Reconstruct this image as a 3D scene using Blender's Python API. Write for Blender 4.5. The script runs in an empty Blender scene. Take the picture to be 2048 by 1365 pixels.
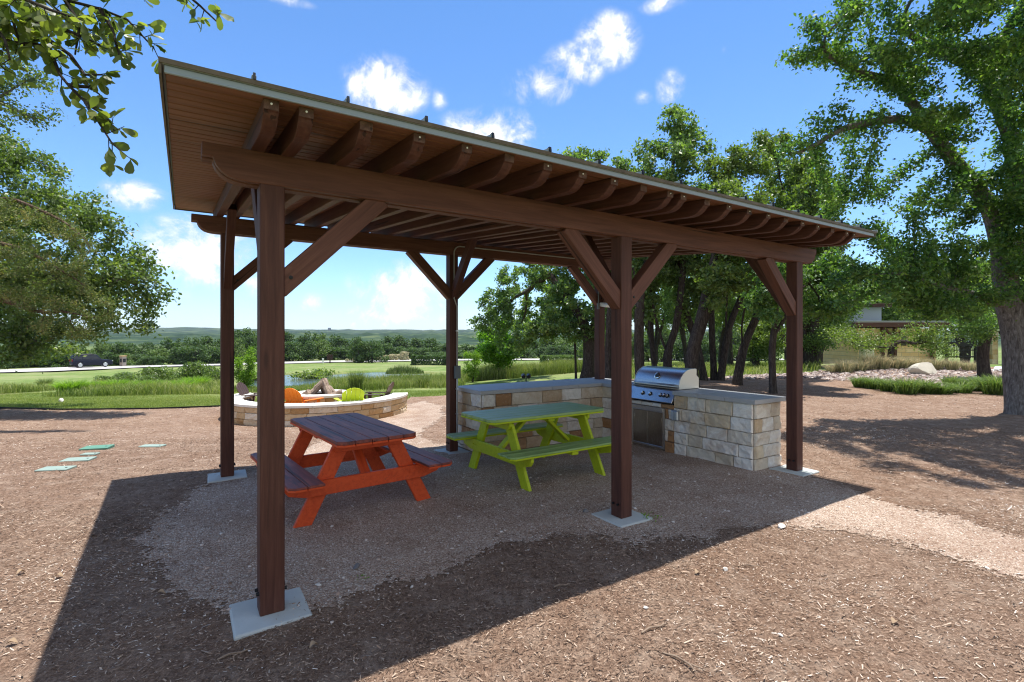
SKY_LOW = (.60, .75, .97, 1.0)
SKY_MID = (.48, .66, .88, 1.0)
SKY_TOP = (.355, .575, .77, 1.0)
CLOUD_A = (3.3, 3.45, 3.7, 1.0)
CLOUD_B = (5.6, 5.55, 5.5, 1.0)
SKY_STRENGTH = .13
SUN = 3.7
EXPOSURE = 1.1
HAZE = 0.00009
DENOISE = True
import bpy, bmesh, math, random
import numpy as np
from mathutils import Matrix, Vector

random.seed(7)
RNG = np.random.default_rng(7)
SC = bpy.context.scene
COL = SC.collection
R = math.radians
F_PX, CX, HY, EYE = 1021.16, 1024.0, 670.4, 1.65     # focal length and horizon of the photo (2048 px wide), eye height

# ---------------------------------------------------------------- terrain
def smooth(a, b, x):
    t = np.clip((np.asarray(x, float) - a) / (b - a), 0, 1)
    return t * t * (3 - 2 * t)

def snoise(x, y, s=1.0, seed=0):
    """cheap smooth noise made of rotated sines, about -1..1"""
    x = np.asarray(x, float) * s; y = np.asarray(y, float) * s
    r = np.random.default_rng(100 + seed)
    o = 0
    for k in range(6):
        a = r.uniform(0, 6.28); f = r.uniform(.6, 1.9); p = r.uniform(0, 6.28, 2)
        u = x * math.cos(a) + y * math.sin(a); v = -x * math.sin(a) + y * math.cos(a)
        o = o + np.sin(u * f + p[0] + 1.3 * np.sin(v * f * .7 + p[1]))
    return o / 4.0

GL_Y = [-50, 6.0, 9, 11.4, 14, 17, 20, 24, 28, 40, 50, 58, 64, 72, 88, 104, 118, 150, 300]
GL_A = [0, 0, -.18, -.42, -.47, -.62, -.80, -.98, -1.10, -1.16, -1.95, -2.6, -3.03, -3.06, -3.6, -3.9, -4.1, -4.5, -6]   # behind the fire pit
GL_B = [0, 0, -.18, -.42, -.47, -.65, -.95, -1.2, -1.42, -2.0, -2.5, -2.85, -3.03, -3.06, -3.6, -3.9, -4.1, -4.5, -6]     # far left
GR_Y = [-50, 16, 20, 30, 45, 60, 80, 104, 118, 150, 300]
GR_Z = [0, 0, -.05, -.35, -1.0, -2.0, -3.2, -3.9, -4.1, -4.5, -6]

POND = []          # world polygon, filled below
def in_poly(x, y, poly):
    x = np.asarray(x, float); y = np.asarray(y, float)
    ins = np.zeros(x.shape, bool)
    n = len(poly)
    for i in range(n):
        x0, y0 = poly[i]; x1, y1 = poly[(i + 1) % n]
        c = ((y0 > y) != (y1 > y)) & (x < (x1 - x0) * (y - y0) / ((y1 - y0) or 1e-9) + x0)
        ins ^= c
    return ins

def zt(x, y):
    x = np.asarray(x, float); y = np.asarray(y, float)
    a = np.interp(y, GL_Y, GL_A); b = np.interp(y, GL_Y, GL_B)
    w = 1 - smooth(-30, -16, x)
    left = a * (1 - w) + b * w
    right = np.interp(y, GR_Y, GR_Z)
    m = 1 - smooth(-4.5, 6.5, x)
    m = np.maximum(m, smooth(80, 118, y))
    z = left * m + right * (1 - m)
    # the low mound of planting on the right
    z = z + .55 * np.exp(-(((x - 19) / 7) ** 2 + ((y - 24) / 5) ** 2))
    # shallow dip of the mulch near the camera
    z = z - .07 * (1 - smooth(1.7, 2.9, y))
    z = z + .012 * snoise(x, y, 1.1, 3) * smooth(.5, 2.5, np.hypot(x - .2, y - 6) / 3)
    return z

def zs(x, y):
    return float(zt(x, y))

def at(u, v, Y):
    return Vector(((u - CX) / F_PX * Y, Y, EYE - (v - HY) / F_PX * Y))

def G(u, v, zc=None):
    """point of the ground seen at a pixel of the photo"""
    if zc is not None:
        Y = (EYE - zc) * F_PX / (v - HY)
        return Vector(((u - CX) / F_PX * Y, Y, zc))
    Ys = np.concatenate([np.arange(1.2, 40, .02), np.arange(40, 300, .2)])
    X = (u - CX) / F_PX * Ys; Z = EYE - (v - HY) / F_PX * Ys
    d = Z - zt(X, Ys)
    i = int(np.argmax(d <= 0)) if (d <= 0).any() else len(Ys) - 1
    return Vector((X[i], Ys[i], float(zt(X[i], Ys[i]))))

# ---------------------------------------------------------------- object helpers
def tag(o, label=None, cat=None, group=None, kind=None):
    if label: o['label'] = label
    if cat: o['category'] = cat
    if group: o['group'] = group
    if kind: o['kind'] = kind
    return o

def empty(name, loc, rz=0.0, label=None, cat=None, group=None):
    o = bpy.data.objects.new(name, None)
    o.empty_display_size = .2
    COL.objects.link(o)
    o.location = loc; o.rotation_euler = (0, 0, rz)
    return tag(o, label, cat, group)

def link(name, me, mat=None, parent=None):
    o = bpy.data.objects.new(name, me)
    COL.objects.link(o)
    if mat is not None and not me.materials: me.materials.append(mat)
    if parent is not None: o.parent = parent
    return o

def np_mesh(name, V, F, mat, parent=None, face_attr=None, smooth_sh=False):
    """big mesh from numpy arrays; F is (m,3) or (m,4)"""
    me = bpy.data.meshes.new(name)
    V = np.ascontiguousarray(V, dtype=np.float32); F = np.ascontiguousarray(F, dtype=np.int32)
    m, k = F.shape
    me.vertices.add(len(V)); me.vertices.foreach_set('co', V.ravel())
    me.loops.add(m * k); me.loops.foreach_set('vertex_index', F.ravel())
    me.polygons.add(m); me.polygons.foreach_set('loop_start', np.arange(0, m * k, k, dtype=np.int32))
    if smooth_sh: me.polygons.foreach_set('use_smooth', np.ones(m, bool))
    me.update(calc_edges=True)
    for nm, arr in (face_attr or {}).items():
        a = me.attributes.new(nm, 'FLOAT', 'FACE')
        a.data.foreach_set('value', np.ascontiguousarray(arr, dtype=np.float32))
    return link(name, me, mat, parent)

class MB:
    """collects shapes, builds ONE mesh object"""
    def __init__(s): s.v = []; s.f = []; s.r = []
    def add(s, V, F, rnd=0.5):
        b = len(s.v); s.v += [tuple(p) for p in V]
        for f in F: s.f.append(tuple(b + i for i in f)); s.r.append(rnd)
    def box(s, x0, x1, y0, y1, z0, z1, M=None, rnd=.5):
        P = [Vector(p) for p in ((x0,y0,z0),(x1,y0,z0),(x1,y1,z0),(x0,y1,z0),(x0,y0,z1),(x1,y0,z1),(x1,y1,z1),(x0,y1,z1))]
        if M is not None: P = [M @ p for p in P]
        s.add(P, [(0,3,2,1),(4,5,6,7),(0,1,5,4),(1,2,6,5),(2,3,7,6),(3,0,4,7)], rnd)
    def prism(s, prof, y0, y1, M=None, axis='y', rnd=.5):
        """extrudes the polygon prof [(a,b)..] ; axis y: a=x b=z ; axis x: a=y b=z ; axis z: a=x b=y"""
        n = len(prof)
        mk = {'y': lambda a, b, t: (a, t, b), 'x': lambda a, b, t: (t, a, b), 'z': lambda a, b, t: (a, b, t)}[axis]
        P = [Vector(mk(a, b, y0)) for a, b in prof] + [Vector(mk(a, b, y1)) for a, b in prof]
        if M is not None: P = [M @ p for p in P]
        F = [tuple(range(n)), tuple(reversed(range(n, 2 * n)))]
        F += [(i, i + n, (i + 1) % n + n, (i + 1) % n) for i in range(n)]
        s.add(P, F, rnd)
    def tube(s, pts, rad, k=8, cap=True, rnd=.5):
        pts = [Vector(p) for p in pts]
        if not hasattr(rad, '__len__'): rad = [rad] * len(pts)
        rings = []
        prev = None
        for i, p in enumerate(pts):
            d = (pts[min(i + 1, len(pts) - 1)] - pts[max(i - 1, 0)]).normalized()
            a = d.orthogonal().normalized() if prev is None else (prev - d * prev.dot(d)).normalized()
            prev = a; b = d.cross(a)
            rings.append([p + (a * math.cos(6.28319 * j / k) + b * math.sin(6.28319 * j / k)) * rad[i] for j in range(k)])
        V = [q for r_ in rings for q in r_]
        Fc = []
        for i in range(len(pts) - 1):
            for j in range(k):
                Fc.append((i * k + j, i * k + (j + 1) % k, (i + 1) * k + (j + 1) % k, (i + 1) * k + j))
        if cap:
            Fc.append(tuple(reversed(range(k)))); Fc.append(tuple((len(pts) - 1) * k + j for j in range(k)))
        s.add(V, Fc, rnd)
    def lathe(s, prof, k=16, M=None, rnd=.5):
        V = []; Fc = []
        for r_, z in prof:
            for j in range(k):
                V.append(Vector((r_ * math.cos(6.28319 * j / k), r_ * math.sin(6.28319 * j / k), z)))
        if M is not None: V = [M @ p for p in V]
        for i in range(len(prof) - 1):
            for j in range(k):
                Fc.append((i * k + j, i * k + (j + 1) % k, (i + 1) * k + (j + 1) % k, (i + 1) * k + j))
        Fc.append(tuple(reversed(range(k)))); Fc.append(tuple((len(prof) - 1) * k + j for j in range(k)))
        s.add(V, Fc, rnd)
    def build(s, name, mat, parent=None, bevel=0, smooth_sh=False, seg=1, M=None, angle=30):
        me = bpy.data.meshes.new(name)
        me.from_pydata(s.v, [], s.f)
        a = me.attributes.new('rnd', 'FLOAT', 'FACE')
        a.data.foreach_set('value', s.r)
        bm = bmesh.new(); bm.from_mesh(me)
        bmesh.ops.recalc_face_normals(bm, faces=bm.faces)
        if bevel:
            es = [e for e in bm.edges if len(e.link_faces) == 2 and e.calc_face_angle(0) > R(angle)]
            bmesh.ops.bevel(bm, geom=es, offset=bevel, segments=seg, affect='EDGES', profile=.5, clamp_overlap=True)
        if smooth_sh:
            for f in bm.faces: f.smooth = True
            for e in bm.edges:
                if len(e.link_faces) == 2 and e.calc_face_angle(0) > R(40): e.smooth = False
        bm.to_mesh(me); bm.free(); me.update()
        o = link(name, me, mat, parent)
        if M is not None: o.matrix_basis = M
        return o

def frame(p0, p1, up=(0, 0, 1)):
    """matrix with origin p0, x axis towards p1, z axis near up"""
    p0 = Vector(p0); x = (Vector(p1) - p0).normalized(); up = Vector(up)
    y = up.cross(x).normalized(); z = x.cross(y)
    M = Matrix((x, y, z)).transposed().to_4x4(); M.translation = p0
    return M

def timber(name, parent, p0, p1, wy, wz, mat, up=(0, 0, 1), bevel=.004, dy=0.0, dz=0.0):
    """board whose own x axis runs along its length, so the grain follows it"""
    L = (Vector(p1) - Vector(p0)).length
    b = MB(); b.box(0, L, -wy / 2 + dy, wy / 2 + dy, -wz / 2 + dz, wz / 2 + dz)
    return b.build(name, mat, parent, bevel=bevel, M=frame(p0, p1, up))

def copy_tree(o, parent=None):
    c = o.copy(); COL.objects.link(c)
    if parent is not None: c.parent = parent
    for ch in [x for x in COL.objects if x.parent == o]:
        copy_tree(ch, c)
    return c

# ---------------------------------------------------------------- materials
class NT:
    def __init__(s, name, rough=.8, spec=.3):
        s.m = bpy.data.materials.new(name); s.m.use_nodes = True
        s.t = s.m.node_tree; s.b = s.t.nodes['Principled BSDF']; s.out = s.t.nodes['Material Output']
        s.b.inputs['Roughness'].default_value = rough
        s.b.inputs['Specular IOR Level'].default_value = spec
    def n(s, kind, **kw):
        nd = s.t.nodes.new('ShaderNode' + kind)
        for k, v in kw.items():
            if k in nd.inputs: s.put(nd, k, v)
            else: setattr(nd, k, v)
        return nd
    def put(s, nd, k, v):
        if isinstance(v, bpy.types.NodeSocket): s.t.links.new(v, nd.inputs[k])
        else: nd.inputs[k].default_value = v
    def coord(s, which='Object', scale=(1, 1, 1), rand=False):
        c = s.n('TexCoord').outputs[which]
        mp = s.n('Mapping'); s.t.links.new(c, mp.inputs['Vector']); mp.inputs['Scale'].default_value = scale
        if rand:
            oi = s.n('ObjectInfo').outputs['Random']
            mu = s.n('VectorMath', operation='SCALE'); mu.inputs[0].default_value = (37, 91, 53)
            s.t.links.new(oi, mu.inputs['Scale']); s.t.links.new(mu.outputs[0], mp.inputs['Location'])
        return mp.outputs[0]
    def noise(s, vec, scale, detail=4, rough=.6, dist=0):
        nd = s.n('TexNoise', Vector=vec, Scale=scale, Detail=detail, Roughness=rough, Distortion=dist)
        return nd.outputs['Fac']
    def voro(s, vec, scale, out='Distance', feature='F1'):
        nd = s.n('TexVoronoi', feature=feature, Vector=vec, Scale=scale)
        return nd.outputs[out]
    def ramp(s, fac, stops, interp='LINEAR'):
        nd = s.n('ValToRGB', Fac=fac); nd.color_ramp.interpolation = interp
        el = nd.color_ramp.elements
        while len(el) > 1: el.remove(el[-1])
        el[0].position = stops[0][0]; el[0].color = (*stops[0][1], 1)
        for p, c in stops[1:]:
            e = el.new(p); e.color = (*c, 1)
        return nd.outputs['Color']
    def vramp(s, fac, stops):
        return s.ramp(fac, [(p, (v, v, v)) for p, v in stops])
    def mix(s, fac, a, b, mode='MIX'):
        nd = s.n('Mix', data_type='RGBA', blend_type=mode)
        for i, v in ((0, fac), (6, a), (7, b)):
            if isinstance(v, bpy.types.NodeSocket): s.t.links.new(v, nd.inputs[i])
            else: nd.inputs[i].default_value = (*v, 1) if isinstance(v, tuple) and len(v) == 3 else v
        return nd.outputs[2]
    def math(s, op, a, b=0.0):
        nd = s.n('Math', operation=op)
        for i, v in ((0, a), (1, b)):
            if isinstance(v, bpy.types.NodeSocket): s.t.links.new(v, nd.inputs[i])
            else: nd.inputs[i].default_value = v
        return nd.outputs[0]
    def attr(s, name='rnd'):
        return s.n('Attribute', attribute_name=name).outputs['Fac']
    def col(s, c):
        s.put(s.b, 'Base Color', (*c, 1) if isinstance(c, tuple) and len(c) == 3 else c); return s
    def bump(s, h, strength=.3, dist=.01):
        nd = s.n('Bump', Height=h, Strength=strength, Distance=dist)
        s.t.links.new(nd.outputs[0], s.b.inputs['Normal']); return s

def wood_mat(name, dark, mid, light, rough=.65, wear=None, spec=.3, grain=18, raw=True):
    w = NT(name, rough, spec)
    v = w.coord('Object', (1.2, grain, grain), rand=True)
    g = w.noise(v, 1.6, 5, .65, .6)
    v2 = w.coord('Object', (.7, 3, 3), rand=True)
    b = w.noise(v2, 2.0, 3, .5)
    c = w.ramp(g, [(.25, dark), (.5, mid), (.75, light)])
    c = w.mix(w.vramp(b, [(.35, 0.0), (.75, .55)]), c, w.mix(.5, c, dark))
    if wear:
        v3 = w.coord('Object', (1.0, 5, 5), rand=True)
        k = w.noise(v3, 3.5, 6, .7, .3)
        c = w.mix(w.vramp(k, [(wear[1], 0), (wear[1] + .12, wear[2])]), c, wear[0])
    vc = w.coord('Object', (.55, 22, 22), rand=True)
    ck = w.vramp(w.noise(vc, 1.1, 2, .4, .25), [(.30, 1 if raw else .25), (.335, 0)])
    c = w.mix(w.math('MULTIPLY', ck, .75), c, tuple(x * .25 for x in dark))
    kn = w.voro(w.coord('Object', (1.1, 5, 5), rand=True), .9)
    c = w.mix(w.vramp(kn, [(.03, .55 if raw else 0), (.08, 0)]), c, tuple(x * .45 for x in dark))
    w.col(c); w.bump(w.math('SUBTRACT', g, ck), .35, .005)
    return w.m

M = {}
M['stain'] = wood_mat('brown stained timber', (.046, .016, .011), (.082, .030, .020), (.122, .050, .034), .60, ((.17, .082, .056), .62, .4))
M['stain_light'] = wood_mat('brown stained beam timber', (.072, .027, .017), (.122, .047, .030), (.165, .070, .046), .60, ((.21, .105, .07), .62, .4))
M['stain_dark'] = wood_mat('dark stained timber', (.030, .012, .008), (.05, .02, .013), (.08, .034, .022), .6)
M['soffit'] = wood_mat('cedar soffit boards', (.125, .050, .025), (.19, .080, .040), (.26, .115, .060), .6)
M['endgrain'] = wood_mat('weathered end grain', (.04, .022, .016), (.10, .05, .034), (.19, .11, .08), .8)
M['orange'] = wood_mat('orange painted timber', (.46, .052, .013), (.60, .076, .017), (.68, .105, .028), .55, ((.24, .05, .03), .60, .6), raw=False)
M['orange_top'] = wood_mat('worn orange red table boards', (.10, .032, .030), (.24, .066, .050), (.44, .125, .070), .55, ((.055, .032, .036), .52, .8), .3, 12)
M['green'] = wood_mat('lime green painted timber', (.31, .40, .006), (.41, .50, .010), (.48, .56, .020), .5, ((.17, .21, .02), .62, .55), raw=False)
M['green_top'] = wood_mat('faded green table boards', (.16, .27, .075), (.27, .41, .14), (.38, .52, .24), .42, ((.055, .10, .03), .60, .6), .4, 12)
M['chair_orange'] = NT('orange plastic lumber', .45).col((.80, .21, .012)).m
M['chair_green'] = NT('lime plastic lumber', .45).col((.46, .60, .012)).m
M['chair_brown'] = NT('brown plastic lumber', .5).col((.075, .042, .030)).m

def metal(name, c, rough, brushed=None):
    w = NT(name, rough); w.b.inputs['Metallic'].default_value = 1.0
    if brushed:
        v = w.coord('Object', brushed); g = w.noise(v, 12, 3, .6)
        w.col(w.mix(w.vramp(g, [(.3, 0), (.7, .35)]), c, tuple(x * .8 for x in c)))
        s_ = w.vramp(g, [(.3, rough - .07), (.7, rough + .08)]); w.put(w.b, 'Roughness', s_)
    else: w.col(c)
    return w.m
M['steel'] = metal('brushed stainless steel', (.60, .60, .61), .30, (120, .3, 120))
M['steel_dark'] = metal('dark brushed steel doors', (.40, .39, .37), .22, (60, 60, 1))
M['steel_side'] = metal('plain steel side', (.72, .70, .63), .5)
M['chrome'] = metal('chrome', (.7, .7, .7), .12)
M['galv'] = metal('galvanised metal', (.58, .62, .66), .42)
M['iron'] = NT('black iron', .45).col((.012, .012, .013)).m
M['black'] = NT('black plastic', .5).col((.015, .015, .016)).m
M['rubber'] = NT('tyre rubber', .8).col((.02, .02, .02)).m
w = NT('tan weathered roof metal', .55); v = w.coord('Object', (1, 1, 1))
w.col(w.ramp(w.noise(v, 9, 5, .7), [(.3, (.07, .050, .032)), (.6, (.125, .096, .064)), (.8, (.18, .15, .105))])); M['roof_tan'] = w.m
M['roof'] = NT('grey green roof metal', .4, .5).col((.22, .24, .22)).m
M['drip'] = NT('pale blue grey metal flashing', .38, .5).col((.24, .28, .32)).m
M['conduit'] = NT('grey painted conduit', .45).col((.38, .36, .33)).m
M['box_grey'] = NT('grey box', .5).col((.14, .16, .17)).m
M['white_paint'] = NT('white paint', .5).col((.78, .78, .76)).m

def stone_mat(name, pal, bumpy=.9):
    w = NT(name, .88, .2); a = w.attr('rnd'); v = w.coord('Object', (1, 1, 1))
    c = w.ramp(a, pal, 'CONSTANT')
    n1 = w.noise(v, 3.2, 6, .72, .8); n2 = w.noise(v, 24, 6, .75)
    c = w.mix(w.vramp(n1, [(.45, 0), (.72, .75)]), c, w.mix(.75, c, (.38, .21, .09)))
    c = w.mix(w.vramp(n2, [(.3, .35), (.6, 0)]), c, w.mix(.5, c, (.2, .17, .13)))
    c = w.mix(w.vramp(n2, [(.55, 0), (.75, .35)]), c, (.74, .70, .62))
    w.col(c)
    h = w.math('ADD', w.math('MULTIPLY', n1, .7), w.math('MULTIPLY', n2, .4))
    w.bump(h, bumpy, .022)
    return w.m
CREAM = [(0, (.74, .68, .57)), (.18, (.82, .78, .69)), (.34, (.66, .58, .45)), (.46, (.85, .82, .75)), (.66, (.57, .44, .29)), (.74, (.78, .73, .64)), (.91, (.38, .20, .09)), (.955, (.68, .57, .40))]
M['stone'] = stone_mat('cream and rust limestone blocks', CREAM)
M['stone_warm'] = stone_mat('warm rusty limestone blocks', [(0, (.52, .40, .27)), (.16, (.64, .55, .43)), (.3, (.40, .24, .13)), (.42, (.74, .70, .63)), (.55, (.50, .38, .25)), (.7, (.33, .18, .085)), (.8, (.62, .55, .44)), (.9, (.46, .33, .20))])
M['stone_pit'] = stone_mat('buff and ochre limestone blocks', [(0, (.58, .43, .26)), (.2, (.66, .54, .38)), (.36, (.50, .33, .16)), (.5, (.72, .63, .50)), (.66, (.55, .39, .21)), (.8, (.42, .24, .10)), (.9, (.64, .50, .33))])
M['stone_gold'] = stone_mat('golden limestone blocks', [(0, (.55, .42, .25)), (.2, (.62, .52, .36)), (.4, (.48, .33, .16)), (.55, (.66, .58, .45)), (.7, (.58, .42, .22)), (.85, (.42, .25, .10))])
w = NT('mortar', .95, .1); w.col(w.ramp(w.noise(w.coord(), 30, 4), [(.3, (.17, .13, .10)), (.7, (.27, .21, .16))])); M['mortar'] = w.m
def slab_mat(name, c, rough=.7, spot=(.5, .5, .5)):
    w = NT(name, rough, .35); v = w.coord('Object')
    n = w.noise(v, 6, 6, .65); n2 = w.noise(v, 60, 3, .6)
    k = w.mix(w.vramp(n, [(.35, 0), (.7, .4)]), c, tuple(x * .72 for x in c))
    k = w.mix(w.vramp(n2, [(.55, 0), (.75, .25)]), k, spot)
    w.col(k); w.bump(n2, .15, .004); return w.m
M['counter'] = slab_mat('honed grey limestone counter', (.40, .40, .40), .5)
M['cap'] = slab_mat('pale limestone cap', (.76, .73, .66), .8, (.8, .78, .7))
M['concrete'] = slab_mat('pale concrete', (.46, .49, .47), .85, (.36, .36, .33))
M['valve'] = slab_mat('faded green plastic lid', (.25, .325, .28), .6, (.4, .5, .42))
M['asphalt'] = slab_mat('sun bleached road', (.43, .41, .385), .9, (.6, .58, .55))

def bark_mat(name, a, b, c):
    w = NT(name, .95, .1); v = w.coord('Object', (1, 1, .22))
    n = w.noise(v, 26, 6, .75, .6); n2 = w.noise(w.coord('Object'), 2.5, 3)
    k = w.ramp(n, [(.32, a), (.52, b), (.72, c)])
    w.col(w.mix(w.vramp(n2, [(.4, 0), (.8, .5)]), k, w.mix(.5, k, a))); w.bump(n, 1.0, .05); return w.m
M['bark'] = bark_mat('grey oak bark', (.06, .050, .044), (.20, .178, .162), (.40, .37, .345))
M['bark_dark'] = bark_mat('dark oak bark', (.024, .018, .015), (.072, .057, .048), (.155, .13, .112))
M['bark_red'] = bark_mat('reddish juniper bark', (.06, .038, .028), (.15, .095, .07), (.27, .20, .16))

def leaf_mat(name, lo, mid, hi, trans=.30, rough=.44, spec=.42, tc=(1.5, 1.7, .55)):
    w = NT(name, rough, spec); a = w.attr('rnd')
    c = w.ramp(a, [(0, lo), (.5, mid), (1, hi)]); w.col(c)
    tr = w.n('BsdfTranslucent'); w.put(tr, 'Color', w.mix(1.0, c, tc, 'MULTIPLY'))
    ms = w.n('MixShader'); ms.inputs[0].default_value = trans
    w.t.links.new(w.b.outputs[0], ms.inputs[1]); w.t.links.new(tr.outputs[0], ms.inputs[2])
    w.t.links.new(ms.outputs[0], w.out.inputs['Surface'])
    return w.m
M['leaf_oak'] = leaf_mat('oak leaves', (.055, .100, .036), (.13, .205, .066), (.25, .335, .105), .42)
M['leaf_big'] = leaf_mat('broad oak leaves', (.040, .090, .030), (.10, .19, .052), (.23, .33, .085), .44)
M['leaf_light'] = leaf_mat('pale oak leaves', (.075, .12, .030), (.14, .20, .050), (.24, .30, .085), .38)
M['leaf_left'] = leaf_mat('olive oak leaves', (.052, .085, .028), (.125, .18, .054), (.24, .29, .09), .40)
M['leaf_juniper'] = leaf_mat('juniper sprays', (.065, .095, .030), (.13, .175, .05), (.30, .25, .11), .3, .6)
M['leaf_young'] = leaf_mat('bright young leaves', (.09, .19, .016), (.17, .33, .030), (.26, .44, .05), .45)
M['leaf_far'] = leaf_mat('far tree leaves', (.032, .062, .022), (.065, .115, .036), (.12, .18, .055), .28, .7)
M['leaf_far_light'] = leaf_mat('far pale leaves', (.065, .11, .032), (.11, .17, .048), (.18, .24, .07), .28, .7)
M['leaf_near'] = leaf_mat('near twig leaves', (.055, .085, .024), (.12, .15, .042), (.24, .26, .07), .5, .4)
M['grass_lawn'] = leaf_mat('mown grass blades', (.14, .185, .05), (.22, .26, .08), (.34, .35, .14), .3, .7, .1)
M['grass_tall'] = leaf_mat('tall grass blades', (.10, .145, .04), (.20, .25, .075), (.38, .37, .17), .3, .7, .1)
M['grass_reed'] = leaf_mat('reeds', (.075, .115, .045), (.14, .19, .075), (.28, .29, .14), .3, .7, .1)
M['grass_bright'] = leaf_mat('bright green foliage', (.10, .19, .025), (.19, .31, .045), (.29, .42, .08), .4, .6, .2)
M['grass_lily'] = leaf_mat('green border grass', (.045, .09, .022), (.135, .215, .055), (.29, .35, .115), .35, .5, .25, (1.3, 1.4, .7))
M['grass_feather'] = leaf_mat('pale feather grass', (.18, .22, .12), (.40, .39, .25), (.80, .64, .44), .35, .8, .1, (1.1, 1.05, .85))
# ================================================================ PAVILION
AX, AY, YAW = -1.4271, 3.0215, 0.5749
T1, T2, QD, PW = 2.8706, 5.7549, 3.4142, 0.1326
CYAW, SYAW = math.cos(YAW), math.sin(YAW)
def TQ(t, q, z=0.0):
    return Vector((AX + CYAW * t - SYAW * q, AY + SYAW * t + CYAW * q, z))
BEAM_Z, SLOPE = 2.521, .0849
RAF_Z = 2.705                                        # underside of the rafters at q = 0
pav = empty('pavilion', (AX, AY, 0), YAW, 'brown timber shade pavilion on six posts with a low sloping roof', 'pavilion')

def footing(t, q, z):
    b = MB(); h = .2
    r_ = random.Random(int(t * 10 + q * 100))
    pr = []
    for (sx, sy) in ((-1, -1), (1, -1), (1, 1), (-1, 1)):
        pr.append((sx * (h + r_.uniform(-.012, .012)), sy * (h + r_.uniform(-.012, .012))))
    b.prism(pr, -.16, .03, axis='z')
    o = b.build('footing', M['concrete'], pav, bevel=.012, seg=2)
    o.location = (t, q, z); return o

HOLD = PW / 2
for ti, t in enumerate((0, T1, T2)):
    for qi, q in enumerate((0, QD)):
        bz = zs(*TQ(t, q).xy) if qi else 0.0
        footing(t, q, max(bz, -.1))
        top = BEAM_Z + SLOPE * q + .004
        p = timber('post', pav, (t, q, max(bz, -.1) + .028), (t, q, top), PW, PW, M['stain'], up=(0, 1, 0), bevel=.006)
        for s in (-1, 1):                             # bolts low on both sides of the post
            for dq in (-.028, .028):
                b = MB(); b.tube([(.12, s * (PW / 2 - .004), dq), (.12, s * (PW / 2 + .016), dq)], .011, 8); b.build('bolt', M['iron'], p)
        # knee braces
        def brace(d, horiz):
            zb = top - .004
            a = Vector((t, q, zb - .60)); e = Vector((t, q, zb + .02))
            if horiz == 't':
                a.x += d * .03; e.x += d * .655
                o = timber('brace', pav, a, e, .105, .125, M['stain_light'], up=(0, 0, 1))
            else:
                rz = RAF_Z + SLOPE * (q + d * .65)
                a.y += d * .03; e = Vector((t, q + d * .66, rz + .05))
                o = timber('brace', pav, a, e, .082, .125, M['stain'], up=(0, 0, 1))
            b2 = MB(); 
            b2.lathe([(.0, -.004), (.012, -.004), (.012, .004), (0, .006)], 8, Matrix.Translation((.10, -.053 if horiz == 't' else -.042, 0)) @ Matrix.Rotation(R(90), 4, 'X'))
            b2.build('bolt', M['iron'], o)
        if ti < 2: brace(1, 't')
        if ti > 0: brace(-1, 't')
        brace(1 if qi == 0 else -1, 'q')

def beam(q, z0):
    """two boards side by side with scrolled ends"""
    zt_, zb_ = z0 + .183, z0
    a, e = -.352, T2 + .375
    prof = [(a, zt_), (a, z0 + .112), (a + .055, z0 + .112), (a + .058, z0 + .092), (a + .070, z0 + .066), (a + .092, z0 + .040), (a + .122, z0 + .019), (a + .165, z0 + .006), (a + .225, zb_)]
    prof += [(e - .14, zb_), (e - .105, z0 + .01), (e - .062, z0 + .04), (e - .03, z0 + .08), (e - .022, z0 + .115), (e, z0 + .115), (e, zt_)]
    for nm, y0, y1, dz in (('beam_front_board', -PW / 2 - .003, -PW / 2 + .043, 0), ('beam_rear_board', -PW / 2 + .056, PW / 2 + .002, -.003)):
        b = MB(); b.prism([(x, z + dz) for x, z in prof], y0 + q, y1 + q)
        b.build(nm, M['stain_light'], pav, bevel=.004)
    b = MB(); b.box(a + .3, e - .2, q - PW / 2 + .0432, q - PW / 2 + .0558, zb_ + .022, zt_ - .012)
    b.build('beam_spacer', M['stain_dark'], pav)
beam(0, BEAM_Z); beam(QD, BEAM_Z + SLOPE * QD)

# rafters: profile drawn along the slope, scrolled tail at the low end
ang = math.atan(SLOPE)
raf_t = []
n_in = 9
for k, t0 in ((0, 0.0), (1, T1)):
    raf_t += [t0 - .08, t0 + .08]
    raf_t += [t0 + .08 + (T1 - .16) * j / n_in for j in range(1, n_in)]
raf_t += [T2 - .08, T2 + .08]
RD = .131
def rafter(t, first):
    a, e = -.605, 4.02
    pr = [(a, RD), (a, RD - .048), (a + .012, RD - .053), (a + .022, RD - .068), (a + .038, RD - .086), (a + .066, RD - .108), (a + .105, RD - .124), (a + .150, 0), (e - .02, 0), (e, .03), (e, RD)]
    b = MB(); b.prism(pr, -.035, .035, axis='x')
    # own x axis along the slope so that the grain runs with it
    Ml = Matrix.Translation((t, 0, RAF_Z)) @ Matrix.Rotation(R(90), 4, 'Z') @ Matrix.Rotation(-ang, 4, 'Y')
    b = MB(); b.prism(pr, -.035, .035, axis='y')
    o = b.build('rafter', M['stain'], pav, bevel=.003, M=Ml)
    c = MB(); c.box(a - .003, a + .0005, -.034, .034, RD - .047, RD - .002)
    c.build('end_cap', M['endgrain'], o)
    if first:
        c = MB(); c.lathe([(0, -.003), (.0055, -.002), (.0055, .002), (0, .004)], 8, Matrix.Translation((a - .004, 0, RD - .02)) @ Matrix.Rotation(R(-90), 4, 'Y'))
        c.build('nail_head', M['white_paint'], o)
for i, t in enumerate(raf_t): rafter(t, i % 7 not in (2, 5))

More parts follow.
